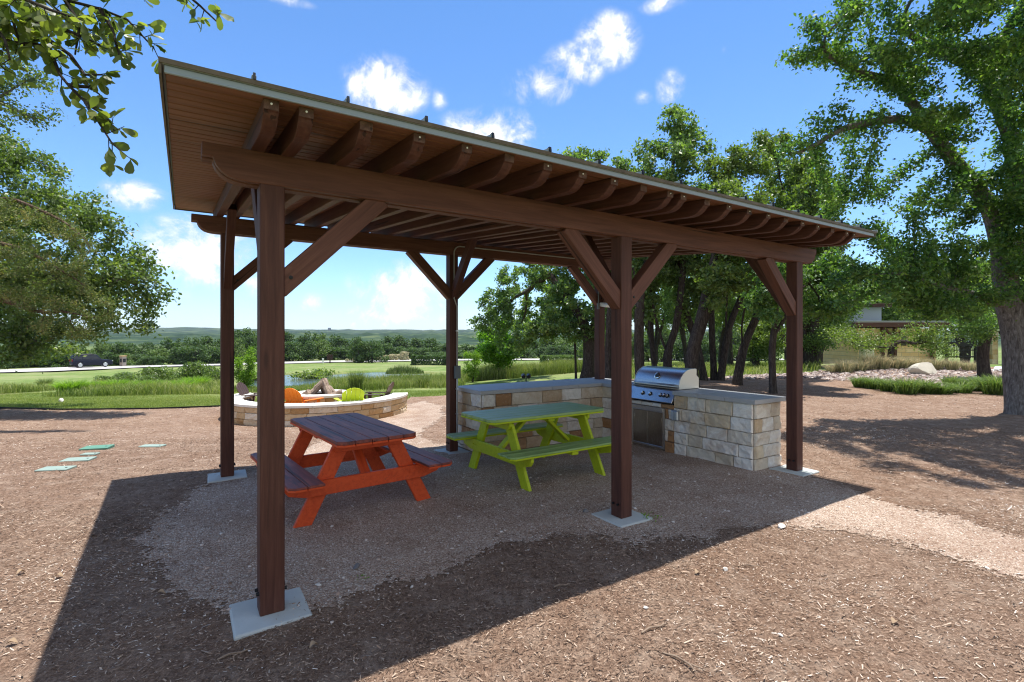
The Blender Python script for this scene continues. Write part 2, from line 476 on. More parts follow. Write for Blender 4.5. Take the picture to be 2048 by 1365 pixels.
RM = Matrix.Translation((0, 0, RAF_Z + RD + .001)) @ Matrix.Rotation(ang, 4, 'X')     # sloped frame of the roof, z = 0 under the boards
X0, X1, Y0, Y1 = -.515, T2 + .475, -.655, 4.16
b = MB(); k = int((Y1 - Y0) / .104); wv = (Y1 - Y0) / k
for i in range(k):
    b.box(X0 + .012, X1 - .012, Y0 + .02 + i * wv * .992, Y0 + .02 + (i + 1) * wv * .992 - .011, 0, .014, rnd=random.random())
b.build('soffit_boards', M['soffit'], pav, bevel=.003, M=RM)
b = MB(); b.box(X0 + .012, X1 - .012, Y0 + .022, Y1 - .012, .0145, .03); b.build('roof_deck', M['stain_dark'], pav, M=RM)
b = MB(); b.box(X0, X1, Y0 - .012, Y1, .031, .049)
for i in range(16): b.box(-.16 + .43 * i - .01, -.16 + .43 * i + .01, Y0 - .005, Y1, .0492, .080)
b.build('roof_panel', M['roof'], pav, M=RM, bevel=.002)
b = MB()
b.box(X0 - .012, X1 + .012, Y0 - .020, Y0 - .0125, .033, .054); b.build('eave_trim', M['roof_tan'], pav, M=RM)
b = MB(); b.box(X0 + .008, X1 - .008, Y0 - .004, Y0 + .018, .001, .030); b.box(X0 + .008, X1 - .008, Y0 - .008, Y0 - .0045, -.003, .004)
b.build('drip_edge', M['drip'], pav, M=RM, bevel=.002)
for xa, xb in ((X0 - .012, X0 - .001), (X1 + .001, X1 + .012)):
    b = MB(); b.box(xa, xb, Y0 - .012, Y1 + .01, -.010, .053); b.build('rake_trim', M['roof_tan'], pav, M=RM)
b = MB(); b.box(X0, X1, Y1 + .001, Y1 + .012, -.01, .052); b.build('rear_trim', M['roof_tan'], pav, M=RM)
for i in range(16):
    x = -.16 + .43 * i
    if x > X1: continue
    b = MB(); b.prism([(Y0 - .026, .055), (Y0 + .02, .055), (Y0 + .02, .082), (Y0 - .008, .090), (Y0 - .018, .086)], x - .005, x + .005, axis='x')
    b.build('seam_end', M['iron'], pav, M=RM)

# conduit with its junction box, fixed to the middle rear post
cond = empty('electrical_conduit', TQ(T1, QD - PW / 2 - .02, zs(*TQ(T1, QD).xy)), YAW, 'grey electrical conduit bent along the rear beam and down the middle rear post', 'conduit')
cz = 0.0 - cond.location.z
yb = -.006
b = MB(); zt0 = BEAM_Z + SLOPE * QD + cz + .125
pts = [(T2 - T1 - .2, yb, zt0), (.18, yb, zt0)] + [(.18 - .10 * math.sin(a_), yb, zt0 - .10 * (1 - math.cos(a_))) for a_ in np.linspace(.2, 1.5708, 6)]
xx = pts[-1][0]
pts = [(x - xx - .012, y, z) for x, y, z in pts]
pts += [(-.012, yb, 2.25 + cz), (-.012, yb, 2.18 + cz), (.034, yb, 2.06 + cz), (.034, yb, 1.98 + cz), (.034, yb, 1.21 + cz)]
b.tube(pts, .0095, 8); b.build('pipe', M['conduit'], cond, smooth_sh=True)
b = MB(); b.box(-.008, .082, -.035, .016, 1.02 + cz, 1.205 + cz); b.build('junction_box', M['box_grey'], cond, bevel=.006)
b = MB(); b.tube([(.034, yb, 1.02 + cz), (.034, yb, .19 + cz), (.045, yb, .12 + cz), (.085, yb - .02, .065 + cz), (.13, yb - .02, .055 + cz)], .0095, 8); b.build('lower_pipe', M['galv'], cond, smooth_sh=True)
b = MB()
for zc in (1.7, .86, .5): b.box(.018, .050, -.02, .014, zc + cz, zc + .018 + cz)
b.build('strap', M['galv'], cond)

# flood light on the right rear post
fl = empty('flood_light', TQ(T2 - .02, QD - PW / 2, 2.18), YAW, 'small white wedge flood light under the brace of the right rear post', 'light fixture')
b = MB(); b.prism([(-.02, -.03), (-.17, -.055), (-.19, -.01), (-.05, .035), (-.02, .03)], -.06, .06, axis='x'); b.build('lamp_body', M['white_paint'], fl, bevel=.006)
b = MB(); b.tube([(-.085, -.02, -.06), (-.085, -.02, .30)], .01, 8); b.box(-.105, -.065, -.03, .0, -.08, .02); b.build('feed_pipe', M['box_grey'], fl)

# ================================================================ PICNIC TABLES
def picnic_table(name, cx, cy, ang, L, W, body, top, label):
    t = empty(name, (cx, cy, zs(cx, cy)), ang, label, 'picnic table')
    n = 5; bw = W / n
    for i in range(n):
        y0 = -W / 2 + i * bw + .0025; y1 = y0 + bw - .005
        b = MB(); ch = .05
        if i == 0: pr = [(-L/2 + ch, y0), (L/2 - ch, y0), (L/2, y0 + ch), (L/2, y1), (-L/2, y1), (-L/2, y0 + ch)]
        elif i == n - 1: pr = [(-L/2, y0), (L/2, y0), (L/2, y1 - ch), (L/2 - ch, y1), (-L/2 + ch, y1), (-L/2, y1 - ch)]
        else: pr = [(-L/2, y0), (L/2, y0), (L/2, y1), (-L/2, y1)]
        b.prism(pr, .7195, .750, axis='z', rnd=random.random()); b.build('top_board', top, t, bevel=.004)
        b = MB(); q = .002
        b.prism([(x * (1 + .0025), y + (q if y > 0 else -q) * 0) for x, y in pr], .700, .719, axis='z'); b.build('board_edge', body, t, bevel=.003)
    for s in (-1, 1):
        for j in range(2):
            y0 = s * (.475 + j * .142); y1 = s * (.475 + j * .142 + .136); lo, hi = min(y0, y1), max(y0, y1); ch = .045
            pr = [(-L/2, lo), (L/2, lo), (L/2, hi), (-L/2, hi)]
            if j == 1:
                o_, i_ = (hi, lo) if s > 0 else (lo, hi)
                pr = [(-L/2, i_), (L/2, i_), (L/2, o_ - s * ch), (L/2 - ch, o_), (-L/2 + ch, o_), (-L/2, o_ - s * ch)]
            b = MB(); b.prism(pr, .4105, .430, axis='z'); b.build('bench_board', top, t, bevel=.004)
            b = MB(); b.prism(pr, .392, .410, axis='z'); b.build('bench_edge', body, t, bevel=.003)
    xe = L / 2 - .30
    for e in (-1, 1):
        x = e * xe
        for s in (-1, 1):
            # splayed leg cut level at both ends
            zt_, zb_, yt, yb_ = .685, .0, s * .235, s * .585; hw = .076
            b = MB(); b.prism([(yb_ - hw, zb_ + .002), (yb_ + hw, zb_ + .002), (yt + hw, zt_), (yt - hw, zt_)], x - .019, x + .019, axis='x'); b.build('leg', body, t, bevel=.004)
        xo = x + e * .0385
        b = MB(); b.prism([(-.735, .345), (-.70, .30), (-.55, .262), (.55, .262), (.70, .30), (.735, .345), (.735, .391), (-.735, .391)], xo - .018, xo + .019, axis='x')
        bm_ = b.build('seat_beam', body, t, bevel=.004)
        for y in (-.46, -.40, .40, .46):
            b = MB(); b.lathe([(0, -.005), (.009, -.005), (.009, .003), (0, .004)], 8, Matrix.Translation((xo + e * .02, y, .335)) @ Matrix.Rotation(R(90), 4, 'Y'))
            b.build('bolt', body, bm_)
        xi = x - e * .0385
        b = MB(); b.prism([(-.33, .655), (-.30, .615), (.30, .615), (.33, .655), (.33, .699), (-.33, .699)], xo - .018, xo + .019, axis='x'); b.build('top_cleat', body, t, bevel=.004)
        a = Vector((x - e * .02, 0, .335)); c = Vector((x - e * .43, 0, .70))
        timber('diagonal_brace', t, a, c, .088, .038, body)
    b = MB(); b.box(-.045, .045, -.33, .33, .662, .699); b.build('centre_cleat', body, t, bevel=.004)
    for s in (-1, 1):
        b = MB(); lo, hi = sorted((s * .48, s * .745)); b.box(-.045, .045, lo, hi, .355, .391); b.build('bench_cleat', body, t, bevel=.004)
    return t
picnic_table('picnic_table', -1.631, 5.10, math.atan2(1.192, -.9185), 1.57, .74, M['orange'], M['orange_top'], 'orange picnic table with worn dark red top boards and attached benches')
picnic_table('picnic_table', .274, 6.15, math.atan2(.891, 1.331), 1.66, .735, M['green'], M['green_top'], 'lime green picnic table with faded top beside the stone counter')

# ================================================================ STONEWORK
def stone_block(mb, P, a0, a1, z0, z1, out, rnd, rg, back=-.02):
    """one rough faced block; P(a, z, o) gives the place"""
    la, lz = a1 - a0, z1 - z0
    e = .010; na = max(2, int(la / .05)); nzz = 3 if lz > .1 else 1
    fa = [0, e / la] + [e / la + (1 - 2 * e / la) * i / na for i in range(1, na)] + [1 - e / la, 1]
    fz = [0, e / lz] + [e / lz + (1 - 2 * e / lz) * i / nzz for i in range(1, nzz)] + [1 - e / lz, 1]
    nx, nz = len(fa) - 1, len(fz) - 1
    ph = rg.uniform(0, 50, 2); V = []
    tl = rg.normal(0, .006, 2)
    for j in range(nz + 1):
        for i in range(nx + 1):
            edge = (i in (0, nx)) + (j in (0, nz))
            o = out + tl[0] * (fa[i] - .5) + tl[1] * (fz[j] - .5) - (.012 if edge else 0)
            if not edge: o += .011 * float(snoise(fa[i] * la * 14 + ph[0], fz[j] * 2.6 + ph[1], 1.6, 5)) + rg.uniform(-.006, .006)
            w_ = .0035 if 0 < i < nx else .002
            V.append(P(a0 + la * fa[i] + rg.uniform(-w_, w_), z0 + lz * fz[j] + rg.uniform(-.0025, .0025), o))
    F = [(j * (nx + 1) + i, j * (nx + 1) + i + 1, (j + 1) * (nx + 1) + i + 1, (j + 1) * (nx + 1) + i) for j in range(nz) for i in range(nx)]
    per = [i for i in range(nx + 1)] + [j * (nx + 1) + nx for j in range(1, nz + 1)] + [nz * (nx + 1) + i for i in range(nx - 1, -1, -1)] + [j * (nx + 1) for j in range(nz - 1, 0, -1)]
    b0 = len(V); V += [P(a0 + la * fa[i % (nx + 1)], z0 + lz * fz[i // (nx + 1)], back) for i in per]; n = len(per)
    F += [(per[k], b0 + k, b0 + (k + 1) % n, per[(k + 1) % n]) for k in range(n)]
    mb.add(V, F, rnd)

def courses(mb, P, L, zs_, rg, lo=.22, hi=.52, joint=.007, out=.027, a_start=0.0, first=None):
    for ci in range(len(zs_) - 1):
        a = a_start; k = 0
        while a < a_start + L - 1e-4:
            w_ = rg.uniform(lo, hi) * (.75 if k == 0 and ci % 2 else 1)
            if a + w_ > a_start + L - .5 * lo: w_ = a_start + L - a
            w_ = min(w_, a_start + L - a)
            stone_block(mb, P, a + joint / 2, a + w_ - joint / 2, zs_[ci] + joint / 2, zs_[ci + 1] - joint / 2, out + rg.uniform(-.006, .006), rg.uniform(0, 1), rg)
            a += w_; k += 1

# ================================================================ OUTDOOR KITCHEN
kit = empty('outdoor_kitchen', TQ(5.33, .255, 0), YAW, 'L shaped outdoor kitchen counter of rough limestone blocks with grey stone top', 'kitchen counter')
t0_, q0_ = 5.33, .255
def K(t, q, z): return Vector((t - t0_, q - q0_, z))
WT0, WT1, WQ0, WQ1 = 5.345, 5.90, .27, 3.64
BQ0, BT0 = 2.90, 3.075
ZC = [-.02, .145, .302, .462, .632, .8155]
rg = np.random.default_rng(11)
core = MB()
def kbox(t0, t1, q0, q1, z0, z1, mb=core):
    a = K(t0, q0, z0); c = K(t1, q1, z1); mb.box(a.x, c.x, a.y, c.y, z0, z1)
ZB = -.14
GQ0, GQ1 = 1.44, 2.345                                # the grill's opening
kbox(WT0, WT1, WQ0, GQ0, ZB, .8155); kbox(WT0, WT1, GQ0 + .0005, GQ1, ZB, .66); kbox(WT0, WT1, GQ1 + .0005, WQ1, ZB, .8155)
kbox(BT0, WT0 - .0005, BQ0, WQ1, ZB, .8155)
core.build('mortar_core', M['mortar'], kit)
s1 = MB()
# inner face of the right leg (towards -t), in three lengths
P1 = lambda a, z, o: K(WT0 - o, WQ0 + a, z)
courses(s1, P1, GQ0 - WQ0 - .0, ZC, rg)
courses(s1, P1, 1.60 - GQ0, ZC[:4] + [.60], rg, .1, .2, a_start=GQ0 - WQ0)
courses(s1, P1, GQ1 - 2.235, ZC[:4] + [.60], rg, .1, .2, a_start=2.235 - WQ0)
courses(s1, P1, GQ1 - GQ0, [.607, .668], rg, .16, .24, a_start=GQ0 - WQ0)
courses(s1, P1, BQ0 - GQ1, ZC, rg, .2, .4, a_start=GQ1 - WQ0)
# near end and far side of the right leg
courses(s1, lambda a, z, o: K(WT0 + a, WQ0 - o, z), WT1 - WT0, ZC, rg, .2, .36)
courses(s1, lambda a, z, o: K(WT1 + o, WQ0 + a, z), WQ1 - WQ0, ZC, rg)
s1.build('stone_facing', M['stone'], kit)
s2 = MB()
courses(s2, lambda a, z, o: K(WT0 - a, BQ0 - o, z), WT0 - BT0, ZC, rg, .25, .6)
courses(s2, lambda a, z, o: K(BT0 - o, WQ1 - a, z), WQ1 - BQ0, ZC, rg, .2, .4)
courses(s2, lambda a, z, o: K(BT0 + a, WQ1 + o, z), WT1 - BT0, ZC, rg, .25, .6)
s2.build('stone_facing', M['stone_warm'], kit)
ZT0, ZT1 = .817, .872
def slab(t0, t1, q0, q1):
    b = MB(); kbox(t0, t1, q0, q1, ZT0, ZT1, b); b.build('countertop', M['counter'], kit, bevel=.004)
slab(5.285, 5.955, .215, .62); slab(5.285, 5.955, .623, 1.03); slab(5.285, 5.955, 1.033, GQ0 - .004)
slab(5.885, 5.955, GQ0 - .001, GQ1 + .001)
slab(5.285, 5.955, GQ1 + .004, 2.845)
slab(5.285, 5.955, 2.848, 3.70)
for a, c in ((3.03, 3.72), (3.723, 4.28), (4.283, 4.78), (4.783, 5.282)): slab(a, c, 2.848, 3.70)
# access doors with their frame
def kq(name, t0, t1, q0, q1, z0, z1, mat, bevel=.003, parent=kit):
    b = MB(); kbox(t0, t1, q0, q1, z0, z1, b); return b.build(name, mat, parent, bevel=bevel)
b = MB()
kbox(5.318, 5.36, 1.605, 1.632, .02, .598, b); kbox(5.318, 5.36, 2.203, 2.23, .02, .598, b); kbox(5.318, 5.36, 1.6325, 2.2025, .02, .05, b); kbox(5.318, 5.36, 1.6325, 2.2025, .552, .598, b)
b.build('door_frame', M['steel'], kit, bevel=.003)
d1 = kq('access_door', 5.322, 5.345, 1.634, 1.915, .052, .535, M['steel_dark']); d2 = kq('access_door', 5.322, 5.345, 1.919, 2.201, .052, .535, M['steel_dark'])
for d_, q in ((d1, 1.66), (d2, 2.175)): kq('hinge', 5.316, 5.3215, q - .006, q + .006, .40, .47, M['chrome'], .001, d_)
kq('door_grip', 5.312, 5.3215, 1.634, 1.915, .537, .551, M['steel'], .002, d1); kq('door_grip', 5.312, 5.3215, 1.919, 2.201, .537, .551, M['steel'], .002, d2)
o = kq('outlet_cover', 5.270, 5.334, 1.335, 1.455, .465, .605, M['galv'], .014)
kq('cover_hinge', 5.262, 5.2695, 1.385, 1.40, .475, .595, M['drip'], .002, o)

# ---- the gas grill set into the counter
gr = empty('gas_grill', TQ(5.47, 1.45, .66), YAW, 'built in stainless steel gas grill with rounded hood and knobs', 'grill')
def Gq(t, q, z): return Vector((t - 5.47, q - 1.45, z - .66))
hq0, hq1 = .01, .875
hp = [(0.0, .238), (.0, .262), (.008, .30), (.022, .345), (.048, .392), (.085, .43), (.13, .462), (.19, .487), (.26, .498), (.345, .50), (.37, .493), (.372, .238)]
b = MB(); b.prism(hp, hq0 + .012, hq1 - .012, axis='y'); hood = b.build('hood', M['steel'], gr, bevel=.006, smooth_sh=True)
for q_a, q_b in ((hq0, hq0 + .0115), (hq1 - .0115, hq1)):
    b = MB(); b.prism([(x - (.004 if x < .2 else -.002), z + .003) for x, z in hp[:-2]] + [(.376, .495), (.376, .405), (.428, .365), (.428, .214), (-.004, .214)], q_a, q_b); b.build('hood_side', M['steel_side'], gr, bevel=.003)
b = MB(); b.box(.375, .42, hq0 + .012, hq1 - .012, .216, .36); b.build('rear_panel', M['steel_dark'], gr)
b = MB(); b.prism([(-.048, .275), (-.042, .262), (.0, .262), (.004, .272), (-.01, .285)], hq0 + .03, hq1 - .03, axis='y'); b.build('handle', M['steel'], hood, bevel=.004, smooth_sh=True)
Mt = Matrix.Translation((.036, .44, .385)) @ Matrix.Rotation(R(-62), 4, 'Y')
b = MB(); b.lathe([(0, 0), (.050, 0), (.050, .008), (.042, .013), (0, .014)], 20, Mt); th = b.build('thermometer', M['chrome'], hood, smooth_sh=True)
b = MB(); b.lathe([(0, .0145), (.034, .0145), (.034, .0155), (0, .016)], 20, Mt); b.build('dial', NT('grey dial', .4).col((.06, .065, .07)).m, th)
b = MB(); b.box(-.03, .37, hq0 + .002, hq1 - .002, .212, .236); b.build('drip_rail', M['steel_dark'], gr, bevel=.004)
pp = [(-.175, .035), (-.160, .022), (.10, .012), (.10, .206), (-.055, .206), (-.075, .196)]
b = MB(); b.prism(pp, hq0, hq1, axis='y'); cp = b.build('control_panel', M['steel'], gr, bevel=.005)
b = MB(); b.prism([(-.178, .030), (-.168, .012), (.05, -.006), (.05, .010)], hq0 - .004, hq1 + .004, axis='y'); b.build('panel_lip', M['iron'], gr, bevel=.002)
nrm = Vector((-.161, 0, .1)).normalized()
for i, q in enumerate((.125, .185, .245, .44, .585)):
    c = Vector((-.118, q, .124))
    Mk = Matrix.Translation(c) @ Vector((0, 0, 1)).rotation_difference(Vector((-.85, 0, .52))).to_matrix().to_4x4()
    b = MB(); b.lathe([(0, 0), (.033, 0), (.033, .008), (.02, .010), (0, .010)], 16, Mk); kn = b.build('knob', M['black'], cp, smooth_sh=True)
    b = MB(); b.lathe([(0, .010), (.021, .010), (.019, .034), (.016, .037), (0, .037)], 16, Mk); b.build('knob_grip', M['chrome'], kn, smooth_sh=True)

# small black twin headed fixture behind the counter
p_ = TQ(4.55, 3.95); tz = zs(p_.x, p_.y)
fx = empty('garden_spotlight', (p_.x, p_.y, tz), 0, 'small black twin headed spotlight poking up behind the counter back edge', 'spotlight')
b = MB(); b.tube([(0, 0, -.1), (0, 0, .93 - tz)], .008, 6); b.build('stake', M['iron'], fx)
for s in (-1, 1):
    b = MB(); b.tube([(s * .045, -.05, .93 - tz), (s * .045, .06, .945 - tz)], [.032, .040], 12); b.tube([(s * .045, 0, .93 - tz), (0, 0, .925 - tz)], .008, 6); b.build('lamp_head', M['iron'], fx)

# ================================================================ FIRE PIT
FX, FY, FR = -5.175, 13.80, 2.305
FZ = -.46
def polar(r, a, z): return Vector((r * math.cos(a), r * math.sin(a), z))
sw = empty('seat_wall', (FX, FY, FZ), 0, 'curved limestone seat wall with white cap round the fire pit', 'seat wall')
rg = np.random.default_rng(5)
A0, A1 = R(-188), R(8)
def arc_prism(mb, r0, r1, a0, a1, z0, z1, n=60):
    V = []; F = []
    for i in range(n + 1):
        a = a0 + (a1 - a0) * i / n
        for r_, z in ((r0, z0), (r1, z0), (r1, z1), (r0, z1)): V.append(polar(r_, a, z))
    for i in range(n):
        for k in range(4): F.append((i * 4 + k, i * 4 + (k + 1) % 4, i * 4 + 4 + (k + 1) % 4, i * 4 + 4 + k))
    if abs(a1 - a0) < 6.28:
        F += [(0, 1, 2, 3), (n * 4 + 3, n * 4 + 2, n * 4 + 1, n * 4)]
    mb.add(V, F)
b = MB(); arc_prism(b, FR - .36, FR - .035, A0, A1, -.25, .453); b.build('mortar_core', M['mortar'], sw)
b = MB(); Rw = FR - .03
ZF = [-.12, .03, .17, .32, .452]
courses(b, lambda a, z, o: polar(Rw - .012 + o, A0 + a / Rw, z), (A1 - A0) * Rw, ZF, rg, .25, .62, out=.034)
courses(b, lambda a, z, o: polar(FR - .352 - o, A0 + a / (FR - .36), z), (A1 - A0) * (FR - .36), ZF, rg, .25, .55, out=.034)
b.build('stone_facing', M['stone_pit'], sw)
ncap = 12
for i in range(ncap):
    b = MB(); da = (A1 - A0 + .02) / ncap; arc_prism(b, FR - .43, FR + .015, A0 - .01 + da * i, A0 - .01 + da * (i + 1) - .0015, .455, .515, 8); b.build('cap_slab', M['cap'], sw, bevel=.006)
frg = empty('fire_ring', (FX, FY, FZ), 0, 'round stone fire ring with pale cap in the middle of the seat wall', 'fire pit')
b = MB(); arc_prism(b, .50, .735, 0, 6.28318, -.2, .485); b.build('mortar_core', M['mortar'], frg)
b = MB(); courses(b, lambda a, z, o: polar(.735 + o, a / .735, z), 6.2831 * .735, [-.1, .10, .24, .37, .484], rg, .2, .42)
b.build('stone_facing', M['stone_gold'], frg)
for i in range(8):
    b = MB(); da = 6.28318 / 8; arc_prism(b, .46, .815, da * i, da * (i + 1) - .003, .487, .552, 8); b.build('cap_slab', M['cap'], frg, bevel=.006)
b = MB(); b.lathe([(0, .30), (.499, .30), (.499, .33), (0, .34)], 24); b.build('lava_rock', NT('dark cinders', .95).col((.05, .045, .04)).m, frg)
w = NT('bleached firewood', .9); v = w.coord('Object', (.25, 1, 1), rand=True); n_ = w.noise(v, 22, 5, .7)
w.col(w.ramp(n_, [(.3, (.12, .08, .06)), (.5, (.30, .22, .165)), (.72, (.46, .37, .29))])); w.bump(n_, .8, .02); M['log'] = w.m
LOGS = [((-.30, -.10, .36), (.02, .04, .70), .070, 'split log leaning right in the middle of the fire pit pile'), ((.30, -.12, .36), (.05, .05, .72), .075, 'thick grey log leaning left against the tallest fire pit log'), ((-.36, .16, .40), (-.05, .10, .62), .06, 'thin log low at the left of the fire pit pile'),
        ((.36, .12, .40), (.08, .12, .60), .06, 'thin log low at the right of the fire pit pile'), ((0.0, .38, .40), (.02, .06, .64), .065, 'log leaning at the back of the fire pit pile'), ((-.40, -.22, .40), (-.12, -.30, .52), .055, 'short log lying at the front left of the fire pit pile'), ((.14, -.36, .40), (.40, -.26, .50), .055, 'short log lying at the front right of the fire pit pile')]
for a, e, r_, lb in LOGS:
    r_ *= 1.35; a = Vector((a[0] * 1.12, a[1] * 1.1, a[2] + .02)); e = Vector((e[0] * 1.6, e[1] * 1.3, .36 + (e[2] - .36) * 1.15 + .06)); L_ = (e - a).length + .06; n = 8
    b = MB(); b.tube([(L_ * i / n, random.uniform(-.006, .006), random.uniform(-.006, .006)) for i in range(n + 1)], [r_ * random.uniform(.88, 1.1) for _ in range(n + 1)], 9)
    o = b.build('firewood_log', M['log'], None, M=Matrix.Translation((FX, FY, FZ)) @ frame(a, e)); tag(o, lb, 'log', 'logs stacked in the fire pit')

def adirondack(mat, x, y, face, label):
    """face = direction the sitter looks, radians from +x"""
    t = empty('adirondack_chair', (x, y, FZ), face - math.pi / 2, label, 'chair', 'adirondack chairs round the fire pit')
    S = .90
    Sc = Matrix.Scale(S, 4)
    # seat slats, front edge at y=+.28 falling back to y=-.22
    b = MB()
    for i in range(6):
        y0 = .27 - i * .088; z0 = .37 - i * .021
        b.prism([(y0, z0), (y0 - .078, z0 - .018), (y0 - .078, z0 - .036), (y0, z0 - .018)], -.26, .26, Sc, axis='x')
    b.build('seat', mat, t, bevel=.004)
    # fan back of five slats, leaning
    back0 = Vector((0, -.20, .20)); up = Vector((0, -.42, .91)).normalized()
    b = MB()
    for i in range(5):
        xc = (i - 2) * .098; ln = (.80, .755, .64)[abs(i - 2)]
        wb, wt_ = .045, .0565
        xt = xc * 1.22
        n_a = 5; pts = [(xc - wb, 0), (xc + wb, 0)]
        for k in range(n_a + 1):
            f = 1 - 2 * k / n_a
            pts.append((xt + wt_ * f, .52 + math.sqrt(max(.004, .325 ** 2 - (xt + wt_ * f) ** 2)) * .9))
        n3 = Vector((0, -up.z, up.y))
        V = []
        for dd in (0, .02):
            for px_, ps in pts: V.append(Sc @ (back0 + Vector((px_, 0, 0)) + up * ps - n3 * dd * -1))
        m_ = len(pts); F = [tuple(range(m_)), tuple(reversed(range(m_, 2 * m_)))] + [(k, k + m_, (k + 1) % m_ + m_, (k + 1) % m_) for k in range(m_)]
        b.add(V, F)
    for ps, wdt in ((.07, .27), (.36, .31)):
        c = back0 + up * ps + Vector((0, up.z, -up.y)) * -.035
        Mx = Sc @ frame(c + Vector((-wdt, 0, 0)), c + Vector((wdt, 0, 0)), up); b.box(0, 2 * wdt, -.014, .012, -.03, .03, Mx)
    b.build('backrest', mat, t, bevel=.004)
    for s in (-1, 1):
        b = MB(); b.prism([(s * .27, -.34), (s * .33, -.34), (s * .385, .10), (s * .385, .34), (s * .355, .37), (s * .275, .37), (s * .265, .30)], .565, .588, Sc, axis='z'); b.build('arm', mat, t, bevel=.004)
        b = MB(); b.box(s * .285 - .012, s * .285 + .012, .19, .30, 0, .564, Sc); b.build('leg', mat, t, bevel=.003)
        b = MB(); b.prism([(.30, .30), (.30, .37), (-.20, .245), (-.56, .06), (-.56, 0), (-.48, 0), (-.14, .16)], s * .272 - .012, s * .272 + .012, Sc, axis='x'); b.build('leg', mat, t, bevel=.003)
        b = MB(); b.box(s * .285 - .012, s * .285 + .012, -.32, -.24, .13, .564, Sc); b.build('arm_support', mat, t, bevel=.003)
    return t
def cell(u, Y): return (u - CX) / F_PX * Y
adirondack(M['chair_orange'], cell(608, 12.68), 12.68, R(72), 'orange adirondack chair with its back to us at the seat wall')
adirondack(M['chair_green'], cell(700, 12.68), 12.68, R(118), 'lime green adirondack chair with its back to us at the seat wall')
adirondack(M['chair_brown'], cell(516, 13.7), 13.7, R(2), 'dark brown adirondack chair at the left of the fire pit facing right')
adirondack(M['chair_brown'], cell(750, 13.85), 13.85, R(178), 'dark brown adirondack chair at the right of the fire pit facing left')
# ================================================================ GROUND
def px_poly(pts): return [tuple(G(*p).xy) for p in pts]
POND_PX = [(470, 775), (488, 762), (520, 752), (580, 749), (640, 750), (700, 747), (760, 744), (830, 746), (872, 751), (830, 757), (760, 761), (720, 765), (660, 772), (600, 778), (540, 781), (490, 781)]
POND = [tuple(G(u, v, -1.27).xy) for u, v in POND_PX]
def jig(x, y, a, s, seed): return a * snoise(x, y, s, seed), a * snoise(x, y, s, seed + 9)
MULCH = px_poly([(-260, 826), (-120, 822), (0, 818), (120, 822), (300, 820), (440, 815)]) + [(-7.9, 14.6), (-7.3, 15.7), (-5.4, 16.6), (-3.5, 16.0)] + px_poly([(822, 795), (895, 792), (1000, 775), (1180, 762), (1300, 759), (1400, 757), (1470, 753), (1560, 751), (1640, 748)]) + [(14.5, 21.5), (26, 21.0), (26, .3), (-15, .3)]
GRAV = px_poly([(275, 1085), (280, 1050), (330, 1010), (420, 972), (540, 940), (590, 905), (640, 885), (700, 866), (760, 838), (805, 812), (850, 803), (888, 815), (893, 832), (862, 848), (835, 868), (880, 892), (930, 882), (1200, 830), (1560, 925), (1645, 962), (1750, 1000), (1900, 1040), (2080, 1085), (2300, 1140),
                (2300, 1235), (2060, 1160), (1850, 1112), (1740, 1086), (1600, 1062), (1440, 1062), (1340, 1066), (1250, 1080), (1120, 1068), (1000, 1108), (900, 1152), (790, 1192), (640, 1222), (560, 1245), (440, 1228), (350, 1195), (300, 1140)])
ROCKB = px_poly([(1425, 757), (1500, 752), (1580, 749), (1640, 744), (1740, 740), (1860, 737), (2000, 741), (2100, 744), (2120, 768), (1980, 776), (1880, 773), (1780, 769), (1700, 764), (1620, 759), (1560, 758), (1480, 760)])
def in_mulch(x, y): return in_poly(x, y, MULCH)
def in_gravel(x, y):
    jx, jy = jig(x, y, .17, 1.9, 21); kx, ky = jig(x, y, .09, 7, 41)
    return in_poly(x + jx + kx, y + jy + ky, GRAV) | (np.hypot(x - FX, y - FY) < 2.15)
def in_rock(x, y):
    jx, jy = jig(x, y, .15, 2.0, 61); return in_poly(x + jx, y + jy, ROCKB)
def zm(x, y):
    """top of the mulch"""
    return zt(x, y) + .014 + .009 * snoise(x, y, 5.0, 14) + .004 * snoise(x, y, 13, 15)

def grow_axis(lo, hi, step, far_lo, far_hi, k=1.13):
    a = list(np.arange(lo, hi + 1e-6, step))
    s = step
    while a[-1] < far_hi: s *= k; a.append(a[-1] + s)
    s = step
    while a[0] > far_lo: s *= k; a.insert(0, a[0] - s)
    return np.array(a)
def grid_mesh(name, xs, ys, zf, mat, keep=None, smooth_sh=True):
    Xg, Yg = np.meshgrid(xs, ys); Z = zf(Xg, Yg)
    nx, ny = len(xs), len(ys)
    idx = np.arange(nx * ny).reshape(ny, nx)
    F = np.stack([idx[:-1, :-1], idx[:-1, 1:], idx[1:, 1:], idx[1:, :-1]], -1).reshape(-1, 4)
    V = np.stack([Xg, Yg, Z], -1).reshape(-1, 3)
    if keep is not None:
        c = V[F].mean(1); F = F[keep(c[:, 0], c[:, 1])]
        used, invx = np.unique(F, return_inverse=True); V = V[used]; F = invx.reshape(F.shape)
    return np_mesh(name, V, F, mat, smooth_sh=smooth_sh)

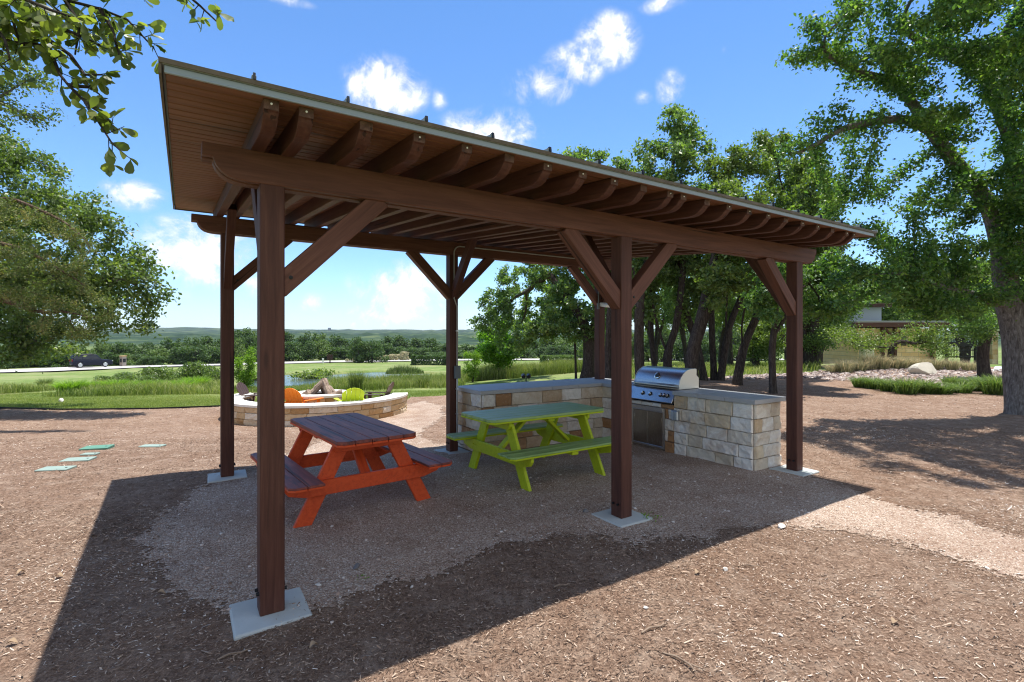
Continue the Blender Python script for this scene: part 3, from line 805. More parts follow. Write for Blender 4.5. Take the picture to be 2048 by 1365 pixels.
# -- materials of the ground
w = NT('grassland', .95, .1); v = w.coord('Object')
n1 = w.noise(v, .10, 5, .6); n2 = w.noise(v, 1.1, 6, .7); n3 = w.noise(v, 14, 4, .75)
c = w.ramp(n2, [(.30, (.105, .160, .042)), (.5, (.155, .215, .058)), (.68, (.25, .27, .10))])
c = w.mix(w.vramp(n1, [(.46, 0), (.66, .55)]), c, (.34, .31, .17))
c = w.mix(w.vramp(n3, [(.35, .5), (.65, 0)]), c, w.mix(1.0, c, (.55, .6, .5), 'MULTIPLY'))
sep = w.n('SeparateXYZ', Vector=w.n('NewGeometry').outputs['Position']); far = w.n('MapRange', Value=sep.outputs['Y']); far.inputs[1].default_value = 230; far.inputs[2].default_value = 420
fo = w.ramp(w.noise(v, .02, 6, .7), [(.38, (.010, .026, .012)), (.52, (.030, .058, .022)), (.68, (.095, .12, .045))])
c = w.mix(far.outputs[0], c, fo)
w.col(c); w.bump(n3, .6, .05); M['grassland'] = w.m

w = NT('wood mulch', .95, .12); v = w.coord('Object')
st = w.noise(w.coord('Object', (1, .35, 1)), 55, 5, .75, 1.5); st2 = w.noise(w.coord('Object', (.35, 1, 1)), 62, 5, .75, 1.5)
big = w.noise(v, .9, 4, .6); mid = w.noise(v, 5, 5, .7)
f = w.math('MAXIMUM', st, st2)
c = w.ramp(f, [(.46, (.15, .094, .064)), (.58, (.30, .200, .140)), (.68, (.45, .325, .238)), (.78, (.62, .51, .40))])
c = w.mix(w.vramp(big, [(.40, 0), (.66, .6)]), c, w.mix(1.0, c, (.70, .61, .55), 'MULTIPLY'))
c = w.mix(w.vramp(mid, [(.48, 0), (.72, .55)]), c, (.43, .33, .25))
w.col(c); w.bump(w.math('ADD', f, w.math('MULTIPLY', mid, .7)), .9, .025); M['mulch'] = w.m

w = NT('crushed granite', .95, .15); v = w.coord('Object')
vc = w.voro(v, 95, 'Color'); vd = w.voro(v, 95, 'Distance')
hs = w.n('SeparateColor', Color=vc).outputs[0]
c = w.ramp(hs, [(0, (.26, .175, .125)), (.25, (.39, .28, .21)), (.5, (.475, .355, .275)), (.75, (.545, .435, .345)), (.93, (.64, .565, .475))])
big = w.noise(v, 1.4, 5, .65)
c = w.mix(w.vramp(big, [(.42, 0), (.68, .8)]), c, w.mix(1.0, c, (.62, .52, .46), 'MULTIPLY'))
c = w.mix(w.vramp(vd, [(.35, 0), (.75, .6)]), c, (.20, .14, .10))
w.col(c); w.bump(w.math('SUBTRACT', 1.0, vd), .8, .012); M['gravel'] = w.m
w = NT('loose chips', .9, .15); a = w.attr('rnd')
w.col(w.ramp(a, [(0, (.08, .05, .034)), (.3, (.20, .128, .088)), (.55, (.35, .245, .172)), (.78, (.50, .385, .29)), (.93, (.63, .54, .45)), (1, (.72, .66, .59))])); M['chips'] = w.m
w = NT('loose pebbles', .9, .2); a = w.attr('rnd')
w.col(w.ramp(a, [(0, (.22, .145, .105)), (.3, (.37, .265, .205)), (.6, (.47, .365, .295)), (.85, (.56, .47, .40)), (1, (.68, .63, .57))])); M['pebbles'] = w.m
w = NT('river rock', .85, .2); a = w.attr('rnd')
w.col(w.ramp(a, [(0, (.10, .072, .064)), (.3, (.20, .15, .132)), (.6, (.31, .245, .22)), (.85, (.42, .355, .32)), (1, (.56, .50, .46))])); M['rocks'] = w.m

# -- sheets
def ground_z(x, y):
    z = zt(x, y)
    z = np.where(in_poly(x, y, MULCH), z - .12, z)
    z = np.where(in_poly(x, y, POND), np.minimum(z, -1.27 - .45), z)
    return z + .05 * snoise(x, y, .5, 77) * smooth(17, 24, y) + .03 * snoise(x, y, 1.7, 78) * smooth(17, 24, y)
def far_z(x, y):
    z = ground_z(x, y)
    hz = -6 + 6 * smooth(300, 900, y) + 30 * smooth(900, 2600, y) * (.80 + .22 * snoise(x, y * .3, .0022, 31) + .35 * np.exp(-((x / np.maximum(y, 1) + .64) / .09) ** 2) * smooth(1000, 2200, y)) + 3 * snoise(x, y, .02, 33) * smooth(400, 900, y)
    return np.where(y > 300, hz + 4.0 * (snoise(x, y, .07, 34) + .8 * snoise(x, y, .19, 35)) * smooth(420, 700, y), z)
xs = grow_axis(-30, 30, .5, -3600, 3600, 1.07); ys = grow_axis(-6, 60, .5, -60, 3400, 1.035)
tag(grid_mesh('ground', xs, ys, far_z, M['grassland']), kind='structure')
xs = np.arange(-15, 26.05, .08); ys = np.arange(.3, 22.3, .08)
def keep_m(x, y): return in_mulch(x, y)
tag(grid_mesh('mulch_bed', xs, ys, zm, M['mulch'], keep_m), kind='structure')
def fray(x, y):
    j = np.random.default_rng(17).normal(0, .055, (2, len(x))); d = np.abs(snoise(x, y, 3.3, 81)) + .25
    return in_gravel(x + j[0] * d, y + j[1] * d) & in_mulch(x, y) & (y < 18)
tag(grid_mesh('gravel_path', np.arange(-8.4, 12.5, .034), np.arange(2.2, 17.5, .034), lambda x, y: zm(x, y) + .005, M['gravel'], fray), kind='structure')
tag(grid_mesh('rock_bed', xs[xs > 5], np.arange(14, 26, .09), lambda x, y: zt(x, y) + .03, M['mulch'], in_rock), kind='structure')

# pond
V = [(x, y, -1.27) for x, y in [tuple(G(u, v, -1.27).xy) for u, v in POND_PX]]
cx_, cy_ = np.mean([p[0] for p in V]), np.mean([p[1] for p in V])
b = MB(); b.add([(cx_ + (x - cx_) * 1.12, cy_ + (y - cy_) * 1.12, z) for x, y, z in V], [tuple(range(len(V)))])
w = NT('pond water', .06, .5); w.col((.055, .075, .07)); n_ = w.noise(w.coord('Object', (1, 2.2, 1)), 3.2, 3, .6); w.bump(n_, .35, .05)
tag(b.build('pond_water', w.m), kind='structure')

# road
RU = [-420, -200, 0, 195, 440, 640, 850, 1050, 1300, 1600]; RYs = [56, 59, 64, 72, 88, 104, 114, 118, 119, 118]
cl = []
for u in np.linspace(-420, 1600, 120):
    Y = float(np.interp(u, RU, RYs)); cl.append(Vector(((u - CX) / F_PX * Y, Y, 0)))
V = []; F = []
for i, p in enumerate(cl):
    d = (cl[min(i + 1, len(cl) - 1)] - cl[max(i - 1, 0)]).normalized(); n_ = Vector((-d.y, d.x, 0))
    for k in range(7):
        q = p + n_ * (-5.4 + 1.5 * k); V.append((q.x, q.y, zs(q.x, q.y) + .16))
for i in range(len(cl) - 1):
    for k in range(6): F.append((i * 7 + k, i * 7 + k + 1, i * 7 + k + 8, i * 7 + k + 7))
b = MB(); b.add(V, F); tag(b.build('road', M['asphalt']), kind='structure')
# pale drive behind the right planting
b = MB(); P_ = [G(1985, 745), G(2120, 748), G(2120, 738), G(1990, 736)]
b.add([(p.x, p.y, zs(p.x, p.y) + .06) for p in P_], [(0, 1, 2, 3)]); tag(b.build('driveway', M['concrete']), kind='structure')
# black edging between lawn and mulch
E_ = [Vector((x, y, 0)) for x, y in MULCH[:7]]
pts = []
for i in range(len(E_) - 1):
    for k in range(12):
        p = E_[i].lerp(E_[i + 1], k / 12); pts.append((p.x, p.y + .03 * math.sin(p.x * 1.3), 0))
b = MB()
for i in range(len(pts) - 1):
    (x0, y0, _), (x1, y1, _) = pts[i], pts[i + 1]; za, zb = zs(x0, y0), zs(x1, y1)
    b.add([(x0, y0, za - .05), (x1, y1, zb - .05), (x1, y1, zb + .06), (x0, y0, za + .06), (x0, y0 + .008, za + .06), (x1, y1 + .008, zb + .06), (x0, y0 + .008, za - .05), (x1, y1 + .008, zb - .05)], [(0, 1, 2, 3), (3, 2, 5, 4), (4, 5, 7, 6)])
tag(b.build('lawn_edging', M['iron']), 'thin black edging strip between the left lawn and the mulch', 'edging')

# -- loose cover
def scatter(n, ylo, yhi, mask, xpad=.6):
    """uniform over the wedge of ground in front of the camera"""
    y = np.sqrt(RNG.uniform(ylo ** 2, yhi ** 2, n)); x = RNG.uniform(-1.06, 1.06, n) * (y + xpad)
    k = mask(x, y); return x[k], y[k]
def chip_mesh(x, y, lmin, lmax, z0=.0):
    n = len(x)
    L = np.exp(RNG.uniform(np.log(lmin), np.log(lmax), n)); W = np.clip(L * RNG.uniform(.12, .38, n), .0016, .009)
    a = RNG.normal(.15, .9, n); t = RNG.normal(0, .22, n); r = RNG.normal(0, .4, n)
    dx = np.stack([np.cos(a) * np.cos(t), np.sin(a) * np.cos(t), np.sin(t)], -1)
    side = np.stack([-np.sin(a) * np.cos(r), np.cos(a) * np.cos(r), np.sin(r)], -1)
    c = np.stack([x, y, zm(x, y) + z0 + np.abs(np.sin(t)) * L * .45 + .003 + RNG.uniform(0, .005, n)], -1)
    h = (L / 2)[:, None]; w_ = (W / 2)[:, None]
    f1 = RNG.uniform(.35, 1, (n, 1)); f2 = RNG.uniform(.35, 1, (n, 1))
    V = np.stack([c - dx * h - side * w_ * f1, c + dx * h - side * w_ * f2, c + dx * h * .93 + side * w_ * f2, c - dx * h * .95 + side * w_ * f1], 1).reshape(-1, 3)
    return V, np.arange(n * 4).reshape(n, 4), np.clip(RNG.beta(1.05, 1.6, n) + .17 * snoise(x, y, .9, 71) + .10 * snoise(x, y, 3.1, 72), 0, 1)
def mulch_only(x, y): return in_mulch(x, y) & ~in_gravel(x, y) & ~in_rock(x, y)
def edge_spill(x, y): 
    k = mulch_only(x, y); g = in_gravel(x, y) & in_mulch(x, y)
    return k | (g & ((RNG.uniform(0, 1, len(x)) < .07) | ((RNG.uniform(0, 1, len(x)) < .45) & ~(in_gravel(x + .22, y) & in_gravel(x - .22, y) & in_gravel(x, y - .22) & in_gravel(x, y + .22)))))
A_ = []
for n, ylo, yhi, l0, l1 in ((230000, 1.9, 4.9, .005, .027), (170000, 4.0, 9.0, .006, .034), (60000, 7.6, 16, .012, .05), (1300, 2, 7, .03, .075)):
    x, y = scatter(n, ylo, yhi, edge_spill); k = RNG.uniform(0, 1, len(x)) < .72 + .4 * snoise(x, y, 1.3, 73) + .25 * snoise(x, y, 4.3, 74); x, y = x[k], y[k]; A_.append(chip_mesh(x, y, l0, l1))
off = 0; Vs, Fs, Rs = [], [], []
for V, F, r_ in A_: Vs.append(V); Fs.append(F + off); Rs.append(r_); off += len(V)
tag(np_mesh('mulch_chips', np.concatenate(Vs), np.concatenate(Fs), M['chips'], face_attr={'rnd': np.concatenate(Rs)}), 'loose shredded wood mulch chips covering the brown ground', 'mulch', kind='stuff')

def pebble_mesh(x, y, smin, smax, zf, flat=.6):
    n = len(x); s = np.exp(RNG.uniform(np.log(smin), np.log(smax), n))
    a = RNG.uniform(0, 6.28, n)
    c = np.stack([x, y, zf(x, y)], -1)
    ring = []
    for k in range(5):
        ak = a + k * 1.2566 + RNG.uniform(-.3, .3, n); rk = s * RNG.uniform(.7, 1.15, n)
        ring.append(c + np.stack([np.cos(ak) * rk, np.sin(ak) * rk, s * RNG.uniform(.0, .25, n)], -1))
    tops = []
    for k in range(5):
        ak = a + k * 1.2566 + RNG.uniform(-.3, .3, n); rk = s * RNG.uniform(.35, .7, n)
        tops.append(c + np.stack([np.cos(ak) * rk, np.sin(ak) * rk, s * flat * RNG.uniform(.75, 1.15, n)], -1))
    V = np.stack(ring + tops, 1).reshape(-1, 3)
    base = (np.arange(n) * 10)[:, None]
    q = np.concatenate([base + np.array([[k, (k + 1) % 5, 5 + (k + 1) % 5, 5 + k]]) for k in range(5)], 0)
    t1 = base + np.array([[5, 6, 7, 8]]); t2 = base + np.array([[5, 8, 9, 9]])
    r_ = RNG.uniform(0, 1, n)
    F = np.concatenate([q, t1], 0); rr = np.concatenate([np.tile(r_, 5), r_])
    return V, F, rr
def grav_mask(x, y):
    g = in_gravel(x, y) & in_mulch(x, y)
    d1, d2 = RNG.uniform(-.55, .55, (2, len(x))) * RNG.uniform(0, 1, len(x))
    near = in_gravel(x + d1, y + d2 + .08)
    return g | (near & in_mulch(x, y) & (RNG.uniform(0, 1, len(x)) < .55))
A_ = []
for n, ylo, yhi, s0, s1_ in ((52000, 2.3, 4.8, .0025, .0085), (34000, 4.8, 9, .004, .011), (900, 2.2, 6, .010, .020)):
    x, y = scatter(n, ylo, yhi, grav_mask); A_.append(pebble_mesh(x, y, s0, s1_, lambda a, c: zm(a, c) + .003))
off = 0; Vs, Fs, Rs = [], [], []
for V, F, r_ in A_: Vs.append(V); Fs.append(F + off); Rs.append(r_); off += len(V)
tag(np_mesh('gravel_pebbles', np.concatenate(Vs), np.concatenate(Fs), M['pebbles'], face_attr={'rnd': np.concatenate(Rs)}), 'loose pinkish crushed granite pebbles under the pavilion', 'gravel', kind='stuff')
x = RNG.uniform(5, 26, 30000); y = RNG.uniform(14, 27, 30000); k = in_rock(x, y); x, y = x[k], y[k]
V, F, r_ = pebble_mesh(x, y, .03, .10, lambda a, c: zt(a, c) + .01, .7)
tag(np_mesh('river_rocks', V, F, M['rocks'], face_attr={'rnd': r_}), 'bed of pinkish grey river rocks in front of the feather grass', 'rocks', kind='stuff')

# -- grasses
def blades(x, y, z, h, wd, lean, spread=None, segs=2, dirs=None):
    """curved tapering blades, two quads each"""
    n = len(x); a = RNG.uniform(0, 6.283, n) if dirs is None else dirs
    h = np.broadcast_to(h, n); wd = np.broadcast_to(wd, n); lean = np.broadcast_to(lean, n)
    d = np.stack([np.cos(a), np.sin(a), np.zeros(n)], -1); fa = RNG.uniform(0, 6.283, n)
    s = np.stack([np.cos(fa), np.sin(fa), np.zeros(n)], -1)
    c = np.stack([x, y, z], -1)
    p1 = c + d * (lean * h * .32)[:, None] + np.array([0, 0, 1.]) * (h * .58)[:, None]
    p2 = c + d * (lean * h)[:, None] + np.array([0, 0, 1.]) * (h * (1 - .38 * lean))[:, None]
    w_ = (wd / 2)[:, None]
    V = np.stack([c - s * w_, c + s * w_, p1 + s * w_ * .85, p1 - s * w_ * .85, p2 + s * w_ * .12, p2 - s * w_ * .12], 1).reshape(-1, 3)
    b_ = (np.arange(n) * 6)[:, None]
    F = np.concatenate([b_ + np.array([[0, 1, 2, 3]]), b_ + np.array([[3, 2, 4, 5]])], 0)
    r_ = RNG.uniform(0, 1, n); return V, F, np.concatenate([r_ * .8, np.clip(r_ * .8 + .2, 0, 1)])
def region_blades(name, n, xr, yr, mask, h, wd, lean, mat, label, cat, zoff=0.0):
    x = RNG.uniform(*xr, n); y = RNG.uniform(*yr, n); k = mask(x, y); x, y = x[k], y[k]
    hh = RNG.uniform(h[0], h[1], len(x)) * (1 + .35 * snoise(x, y, .9, 55)) * (1 if name != 'shore_reeds' else .5 + .85 * smooth(-.40, -.33, x / y))
    if name == 'pond_reeds': hh = hh * (1.1 - .8 * (((x + 7.9) / 1.5) ** 2 + ((y - 37.0) / 1.2) ** 2))
    V, F, r_ = blades(x, y, zt(x, y) + zoff, hh, RNG.uniform(wd[0], wd[1], len(x)), RNG.uniform(lean[0], lean[1], len(x)))
    tag(np_mesh(name, V, F, mat, face_attr={'rnd': np.clip(r_ + .32 * np.tile(snoise(x, y, .5, 56) + .5 * snoise(x, y, 1.7, 57), 2), 0, 1)}), label, cat, kind='stuff')
nm = lambda x, y: ~in_poly(x, y, MULCH) & ~in_poly(x, y, POND)
def wedge(x, y, u0, u1): return (x > (u0 - CX) / F_PX * y) & (x < (u1 - CX) / F_PX * y)
region_blades('lawn_grass', 230000, (-22, 1), (13.5, 24), lambda x, y: nm(x, y) & wedge(x, y, -40, 1240) & (RNG.uniform(0, 1, len(x)) < 1.25 - (y - 13) / 13) & (snoise(x, y, .8, 64) + .6 * snoise(x, y, 2.6, 65) > -.85 + .5 * (y < 15.5)), (.03, .075), (.006, .012), (.2, .8), M['grass_lawn'], 'short mown grass of the lawn behind the mulch', 'grass')
swale = lambda x, y: nm(x, y) & wedge(x, y, -30, 445) & (y > 20.4 + .9 * snoise(x, y, .35, 57)) & (y < 27.5) & (snoise(x, y, .45, 58) > -.25 - .6 * (x > -.82 * y))
region_blades('swale_grass', 52000, (-29, -10), (19, 28), swale, (.16, .55), (.012, .028), (.15, .6), M['grass_tall'], 'tall rough grass filling the swale left of the pond', 'grass')
shore = lambda x, y: nm(x, y) & wedge(x, y, 440, 930) & ~in_poly(x, y + .9, POND) & (y > 22.6 + 1.1 * smooth(-12, -4, x) * 2 + .5 * snoise(x, y, .6, 59)) & (y < 29 + 4 * smooth(-9, -3, x))
region_blades('shore_reeds', 46000, (-17, -2), (22, 34), shore, (.18, .46), (.012, .026), (.1, .45), M['grass_tall'], 'yellow green reeds along the near shore of the pond', 'reeds')
right_reed = lambda x, y: nm(x, y) & wedge(x, y, 905, 1262) & (y > 28.5 + .8 * snoise(x, y, .5, 60)) & (y < 34)
region_blades('meadow_grass', 42000, (-4, 8), (27, 35), right_reed, (.30, .85), (.012, .026), (.1, .5), M['grass_tall'], 'tall meadow grass behind the counter and the young tree', 'grass')
region_blades('pond_reeds', 9000, (-9, -4), (33, 41), lambda x, y: (((x + 7.9) / 1.5) ** 2 + ((y - 37.0) / 1.2) ** 2 < 1), (.35, .75), (.02, .04), (.05, .3), M['grass_reed'], 'dark green reeds at the right end of the pond', 'reeds')
field = lambda x, y: wedge(x, y, 1255, 1640) & nm(x, y) & ~in_rock(x, y)
region_blades('field_grass', 60000, (4, 30), (19.5, 42), field, (.10, .38), (.012, .03), (.2, .7), M['grass_tall'], 'pale rough grass of the field beyond the oak trunks', 'grass')

def clump_mesh(n, rad, h, wd, lean, fount=True):
    a = RNG.uniform(0, 6.283, n); r_ = rad * np.sqrt(RNG.uniform(0, 1, n)) * .45
    x, y = r_ * np.cos(a), r_ * np.sin(a)
    ln = RNG.uniform(lean[0], lean[1], n) * (.35 + .65 * r_ / (rad * .45))
    return blades(x, y, np.zeros(n), RNG.uniform(h * .6, h, n), RNG.uniform(wd * .6, wd, n), ln, dirs=a + RNG.normal(0, .5, n))
def make_clump(name, mat, n, rad, h, wd, lean, label, cat, group):
    V, F, r_ = clump_mesh(n, rad, h, wd, lean); o = np_mesh(name, V, F, mat, face_attr={'rnd': r_}); return tag(o, label, cat, group)
def spread(proto, pts, labels=None, s0=.8, s1=1.2):
    for i, p in enumerate(pts):
        o = proto if i == 0 else proto.copy()
        if i: COL.objects.link(o)
        g = G(*p[:2]); s = p[2] if len(p) > 2 else random.uniform(s0, s1)
        o.location = (g.x, g.y, zs(g.x, g.y) - .02); o.rotation_euler.z = random.uniform(0, 6.28); o.scale = (s, s, s * random.uniform(.75, 1.3))
        if labels: o['label'] = labels[i] if isinstance(labels, list) else labels
pr = make_clump('border_grass', M['grass_lily'], 420, .46, .58, .026, (.45, 1.2), 'x', 'grass clump', 'green border grasses in front of the river rocks')
BL = ['dark green border grass clump farthest left, at the end of the river rocks', 'green border grass clump second from the left end of the row', 'green border grass clump third from the left, leaning into the mulch', 'dark green border grass clump below the pale boulder, left one', 'dark green border grass clump below and right of the pale boulder', 'green border grass clump fourth from the big oak trunk', 'green border grass clump third from the big oak trunk, at the front', 'small border grass clump behind the front row near the twisted trunk', 'bright border grass clump in front of the twisted trunk', 'big bright border grass clump right beside the oak trunk', 'green border grass clump at the foot of the twisted trunk']
spread(pr, [(1722, 776, .8), (1748, 779, .9), (1778, 784, .9), (1812, 789, 1.05), (1850, 788, 1.0), (1884, 789, .95), (1922, 787, .9), (1905, 777, .8), (1955, 783, 1.05), (1992, 790, 1.2), (1975, 772, .9)], BL)
pr = make_clump('feather_grass', M['grass_feather'], 520, .50, .66, .014, (.3, 1.1), 'x', 'grass clump', 'pale feather grasses in front of the stone building')
FL_ = ['brownish feather grass clump at the far left end of the planting', 'feather grass clump second from the left end', 'pale feather grass clump just right of the small stone pillar', 'tall golden feather grass clump under the building window', 'feather grass clump left of the boulder, fourth from it', 'feather grass clump left of the boulder, third from it', 'feather grass clump left of the boulder, second from it', 'feather grass clump just behind the left end of the boulder', 'feather grass clump right behind the boulder', 'low feather grass clump in front of the iron gate', 'low feather grass clump left of the twisted trunk']
spread(pr, [(1667, 746, .9), (1690, 747, 1.0), (1718, 744, 1.0), (1738, 741, 1.15), (1762, 740, 1.1), (1788, 739, 1.05), (1812, 739, 1.1), (1838, 740, 1.0), (1872, 741, .9), (1905, 742, .8), (1938, 743, .8)], FL_)
pr = make_clump('grass_clump', M['grass_bright'], 700, .75, .75, .035, (.3, .9), 'bright green leafy clump in the swale left of the pond', 'plant', 'bright green clumps in the swale')
spread(pr, [(228, 782), (258, 784), (284, 785), (305, 783), (345, 784), (366, 785), (392, 781), (140, 786), (175, 784)], None, .7, 1.15)
def bush(n, rad, h, leaf, seed):
    rg = np.random.default_rng(seed); C = []
    for _ in range(7):
        c = np.array([rg.uniform(-.55, .55) * rad, rg.uniform(-.55, .55) * rad, rg.uniform(.25, .65) * h]); d = rg.normal(0, 1, (n // 7, 3)); d /= np.linalg.norm(d, axis=1)[:, None]
        C.append(c + d * rg.uniform(.6, 1.05, (n // 7, 1)) * np.array([.5 * rad, .5 * rad, .36 * h]))
    C = np.concatenate(C); C[:, 2] = np.abs(C[:, 2]); return C
BUSH = [((212, 773, .7), 'dark grey green wild shrub at the left end of the swale thicket'), ((246, 770, 1.0), 'dark wild shrub second from the left in the swale thicket'), ((296, 770, .6), 'wild shrub in the swale thicket behind the brightest clump'), ((322, 766, 1.1), 'tall wild shrub in the middle of the swale thicket'), ((368, 769, .75), 'wild shrub in the swale thicket, third from the left rear post'), ((398, 768, 1.0), 'grey green wild shrub in the swale thicket, second from the left rear post'), ((430, 771, .8), 'grey green wild shrub in the swale thicket just left of the left rear post')]
def leaf_quads0(C, size, rg, up=.5, aspect=.56):
    n = len(C); N = rg.normal(0, 1, (n, 3)); N[:, 2] += up; N /= np.linalg.norm(N, axis=1)[:, None] + 1e-9
    T_ = np.cross(N, rg.normal(0, 1, (n, 3))); T_ /= np.linalg.norm(T_, axis=1)[:, None] + 1e-9
    B = np.cross(N, T_); s = (size * rg.uniform(.65, 1.3, n))[:, None]
    return np.stack([C - T_ * s * .5, C + B * s * aspect * .5, C + T_ * s * .5, C - B * s * aspect * .5], 1).reshape(-1, 3), np.arange(n * 4).reshape(n, 4)
_rg = np.random.default_rng(3); C = bush(2400, 1.0, 1.05, .1, 3); V, F = leaf_quads0(C, .12, _rg)
pr = np_mesh('wild_shrub', V, F, M['leaf_left'], face_attr={'rnd': np.clip(_rg.beta(2, 2, len(C)) * .9, 0, 1)}); tag(pr, 'x', 'shrub', 'wild shrubs in the swale thicket')
spread(pr, [b_[0] for b_ in BUSH], [b_[1] for b_ in BUSH])
pr = make_clump('dark_rush', M['grass_reed'], 700, .5, .95, .02, (.2, .7), 'x', 'plant', None)
spread(pr, [(90, 780, .9), (712, 781, 1.0), (845, 777, 1.0)], ['dark bushy plant standing at the left end of the lawn', 'brown green rush clump rising behind the fire pit logs', 'grey green rush clump right behind the seat wall'])
# ================================================================ TREES
def colonize(roots, att, D, di, dk, iters=140, rg=None, droop=0.0, jit=.25):
    """roots: list of (pos, parent) ; grows twigs through the attractor points"""
    P = [np.array(p, float) for p, _ in roots]; par = [q for _, q in roots]
    A = np.array(att, float); alive = np.ones(len(A), bool)
    nd = np.full(len(A), 1e9); ni = np.zeros(len(A), int)
    def upd(i0):
        nonlocal nd, ni
        N = np.array(P[i0:])
        for s in range(0, len(N), 200):
            d = np.linalg.norm(A[:, None, :] - N[None, s:s + 200, :], axis=2)
            j = d.argmin(1); dm = d[np.arange(len(A)), j]
            b_ = dm < nd; nd[b_] = dm[b_]; ni[b_] = j[b_] + i0 + s
    upd(0)
    kids = {}
    for it in range(iters):
        act = alive & (nd < di)
        if not act.any():
            if not alive.any(): break
            k = np.where(alive, nd, 1e9).argmin(); act = np.zeros(len(A), bool); act[k] = True
        i0 = len(P); idx = ni[act]; vec = A[act] - np.array(P)[idx]
        vec /= np.linalg.norm(vec, axis=1)[:, None] + 1e-9
        u, inv_ = np.unique(idx, return_inverse=True)
        S = np.zeros((len(u), 3)); np.add.at(S, inv_, vec)
        new = 0
        for n_, s in zip(u, S):
            l = np.linalg.norm(s)
            s = s / (l + 1e-9) + rg.normal(0, jit, 3); s[2] -= droop; s /= np.linalg.norm(s) + 1e-9
            q = P[n_] + s * D
            if any(np.linalg.norm(q - P[c]) < D * .35 for c in kids.get(n_, ())): continue
            kids.setdefault(n_, []).append(len(P)); P.append(q); par.append(int(n_)); new += 1
        if new: upd(i0)
        alive &= nd > dk
        if not new:
            k = np.where(act)[0]; alive[k] = False
    return np.array(P), np.array(par)

def skeleton_mesh(name, P, par, r_trunk, r_tip, mat, parent, kmin=4, rskip=0.0, flare=.5, rmin=None):
    n = len(P); tips = np.zeros(n); nk = np.zeros(n, int)
    for i in range(n):
        if par[i] >= 0: nk[par[i]] += 1
    tips[nk == 0] = 1
    for i in range(n - 1, 0, -1):
        if par[i] >= 0: tips[par[i]] += tips[i]
    e = math.log(r_trunk / r_tip) / math.log(max(tips[0], 2))
    r = r_tip * tips ** e
    zz = P[:, 2] - P[0, 2]
    if rmin is not None: r[:len(rmin)] = np.maximum(r[:len(rmin)], rmin)
    r = r * np.where((r > r_trunk * .55), 1 + flare * np.exp(-np.maximum(zz, 0) / .28) - .012 * np.minimum(zz, 4), 1)
    best = {}
    for i in range(n):
        p = par[i]
        if p >= 0 and (p not in best or tips[i] > tips[best[p]]): best[p] = i
    mb = MB(); Vs = []; Fs = []; off = 0
    starts = [0] + [i for i in range(1, n) if par[i] >= 0 and best[par[i]] != i]
    for s in starts:
        ch = [] if s == 0 else [par[s]]; i = s; ch.append(i)
        while i in best: i = best[i]; ch.append(i)
        if len(ch) < 2: continue
        rr = r[ch].copy()
        if s: rr[0] = min(rr[0], rr[1] * 1.25)
        if rr.max() < rskip: continue
        pts = P[ch]; k = 12 if rr.max() > .12 else 7 if rr.max() > .04 else kmin
        if len(pts) > 3 and rr.max() > .03:                      # soften the steps
            q = pts.copy(); q[1:-1] = pts[1:-1] * .5 + (pts[:-2] + pts[2:]) * .25; pts = q
        d = np.gradient(pts, axis=0); d /= np.linalg.norm(d, axis=1)[:, None] + 1e-9
        a = np.cross(d, np.array([.31, .95, .05])); a /= np.linalg.norm(a, axis=1)[:, None] + 1e-9
        b_ = np.cross(d, a); th = np.arange(k) * 2 * math.pi / k
        wob = 1 + (.10 * np.sin(th * 3 + pts[:, 2:3] * 2.3) + .06 * np.sin(th * 5 - pts[:, 2:3] * 3.1) if k > 8 else 0 * th)
        ring = pts[:, None, :] + (a[:, None, :] * np.cos(th)[None, :, None] + b_[:, None, :] * np.sin(th)[None, :, None]) * (rr[:, None] * wob)[:, :, None]
        m_ = len(pts); idx = off + np.arange(m_ * k).reshape(m_, k); nx = np.roll(idx, -1, 1)
        Fs.append(np.stack([idx[:-1], nx[:-1], nx[1:], idx[1:]], -1).reshape(-1, 4)); Vs.append(ring.reshape(-1, 3)); off += m_ * k
    return np_mesh(name, np.concatenate(Vs), np.concatenate(Fs), mat, parent, smooth_sh=True), r, tips

def leaf_quads(C, size, rg, up=.5, aspect=.56):
    n = len(C); N = rg.normal(0, 1, (n, 3)); N[:, 2] += up; N /= np.linalg.norm(N, axis=1)[:, None] + 1e-9
    T = np.cross(N, rg.normal(0, 1, (n, 3))); T /= np.linalg.norm(T, axis=1)[:, None] + 1e-9
    B = np.cross(N, T); s = (size * rg.uniform(.65, 1.3, n))[:, None]
    V = np.stack([C - T * s * .5, C + B * s * aspect * .5 + N * s * .10 + T * s * .08, C + T * s * .5, C - B * s * aspect * .5 + N * s * .10 + T * s * .08], 1).reshape(-1, 3)
    return V, np.arange(n * 4).reshape(n, 4)

def blob_points(blobs, n, rg):
    vol = np.array([b[3] * b[4] * (b[2] / 10) ** 2 for b in blobs]) ** .75
    out = []
    for b, f in zip(blobs, vol / vol.sum()):
        u, v, Y, hu, hv = b[:5]; c = np.array(at(u, v, Y)); rx = hu / F_PX * Y; rz = hv / F_PX * Y
        ry = b[5] if len(b) > 5 else (rx + rz) * .5
        k = max(4, int(n * f)); d = rg.normal(0, 1, (k, 3)); d /= np.linalg.norm(d, axis=1)[:, None]
        out.append(c + d * rg.uniform(.15, 1, (k, 1)) ** .42 * np.array([rx, ry, rz]))
    return np.concatenate(out)

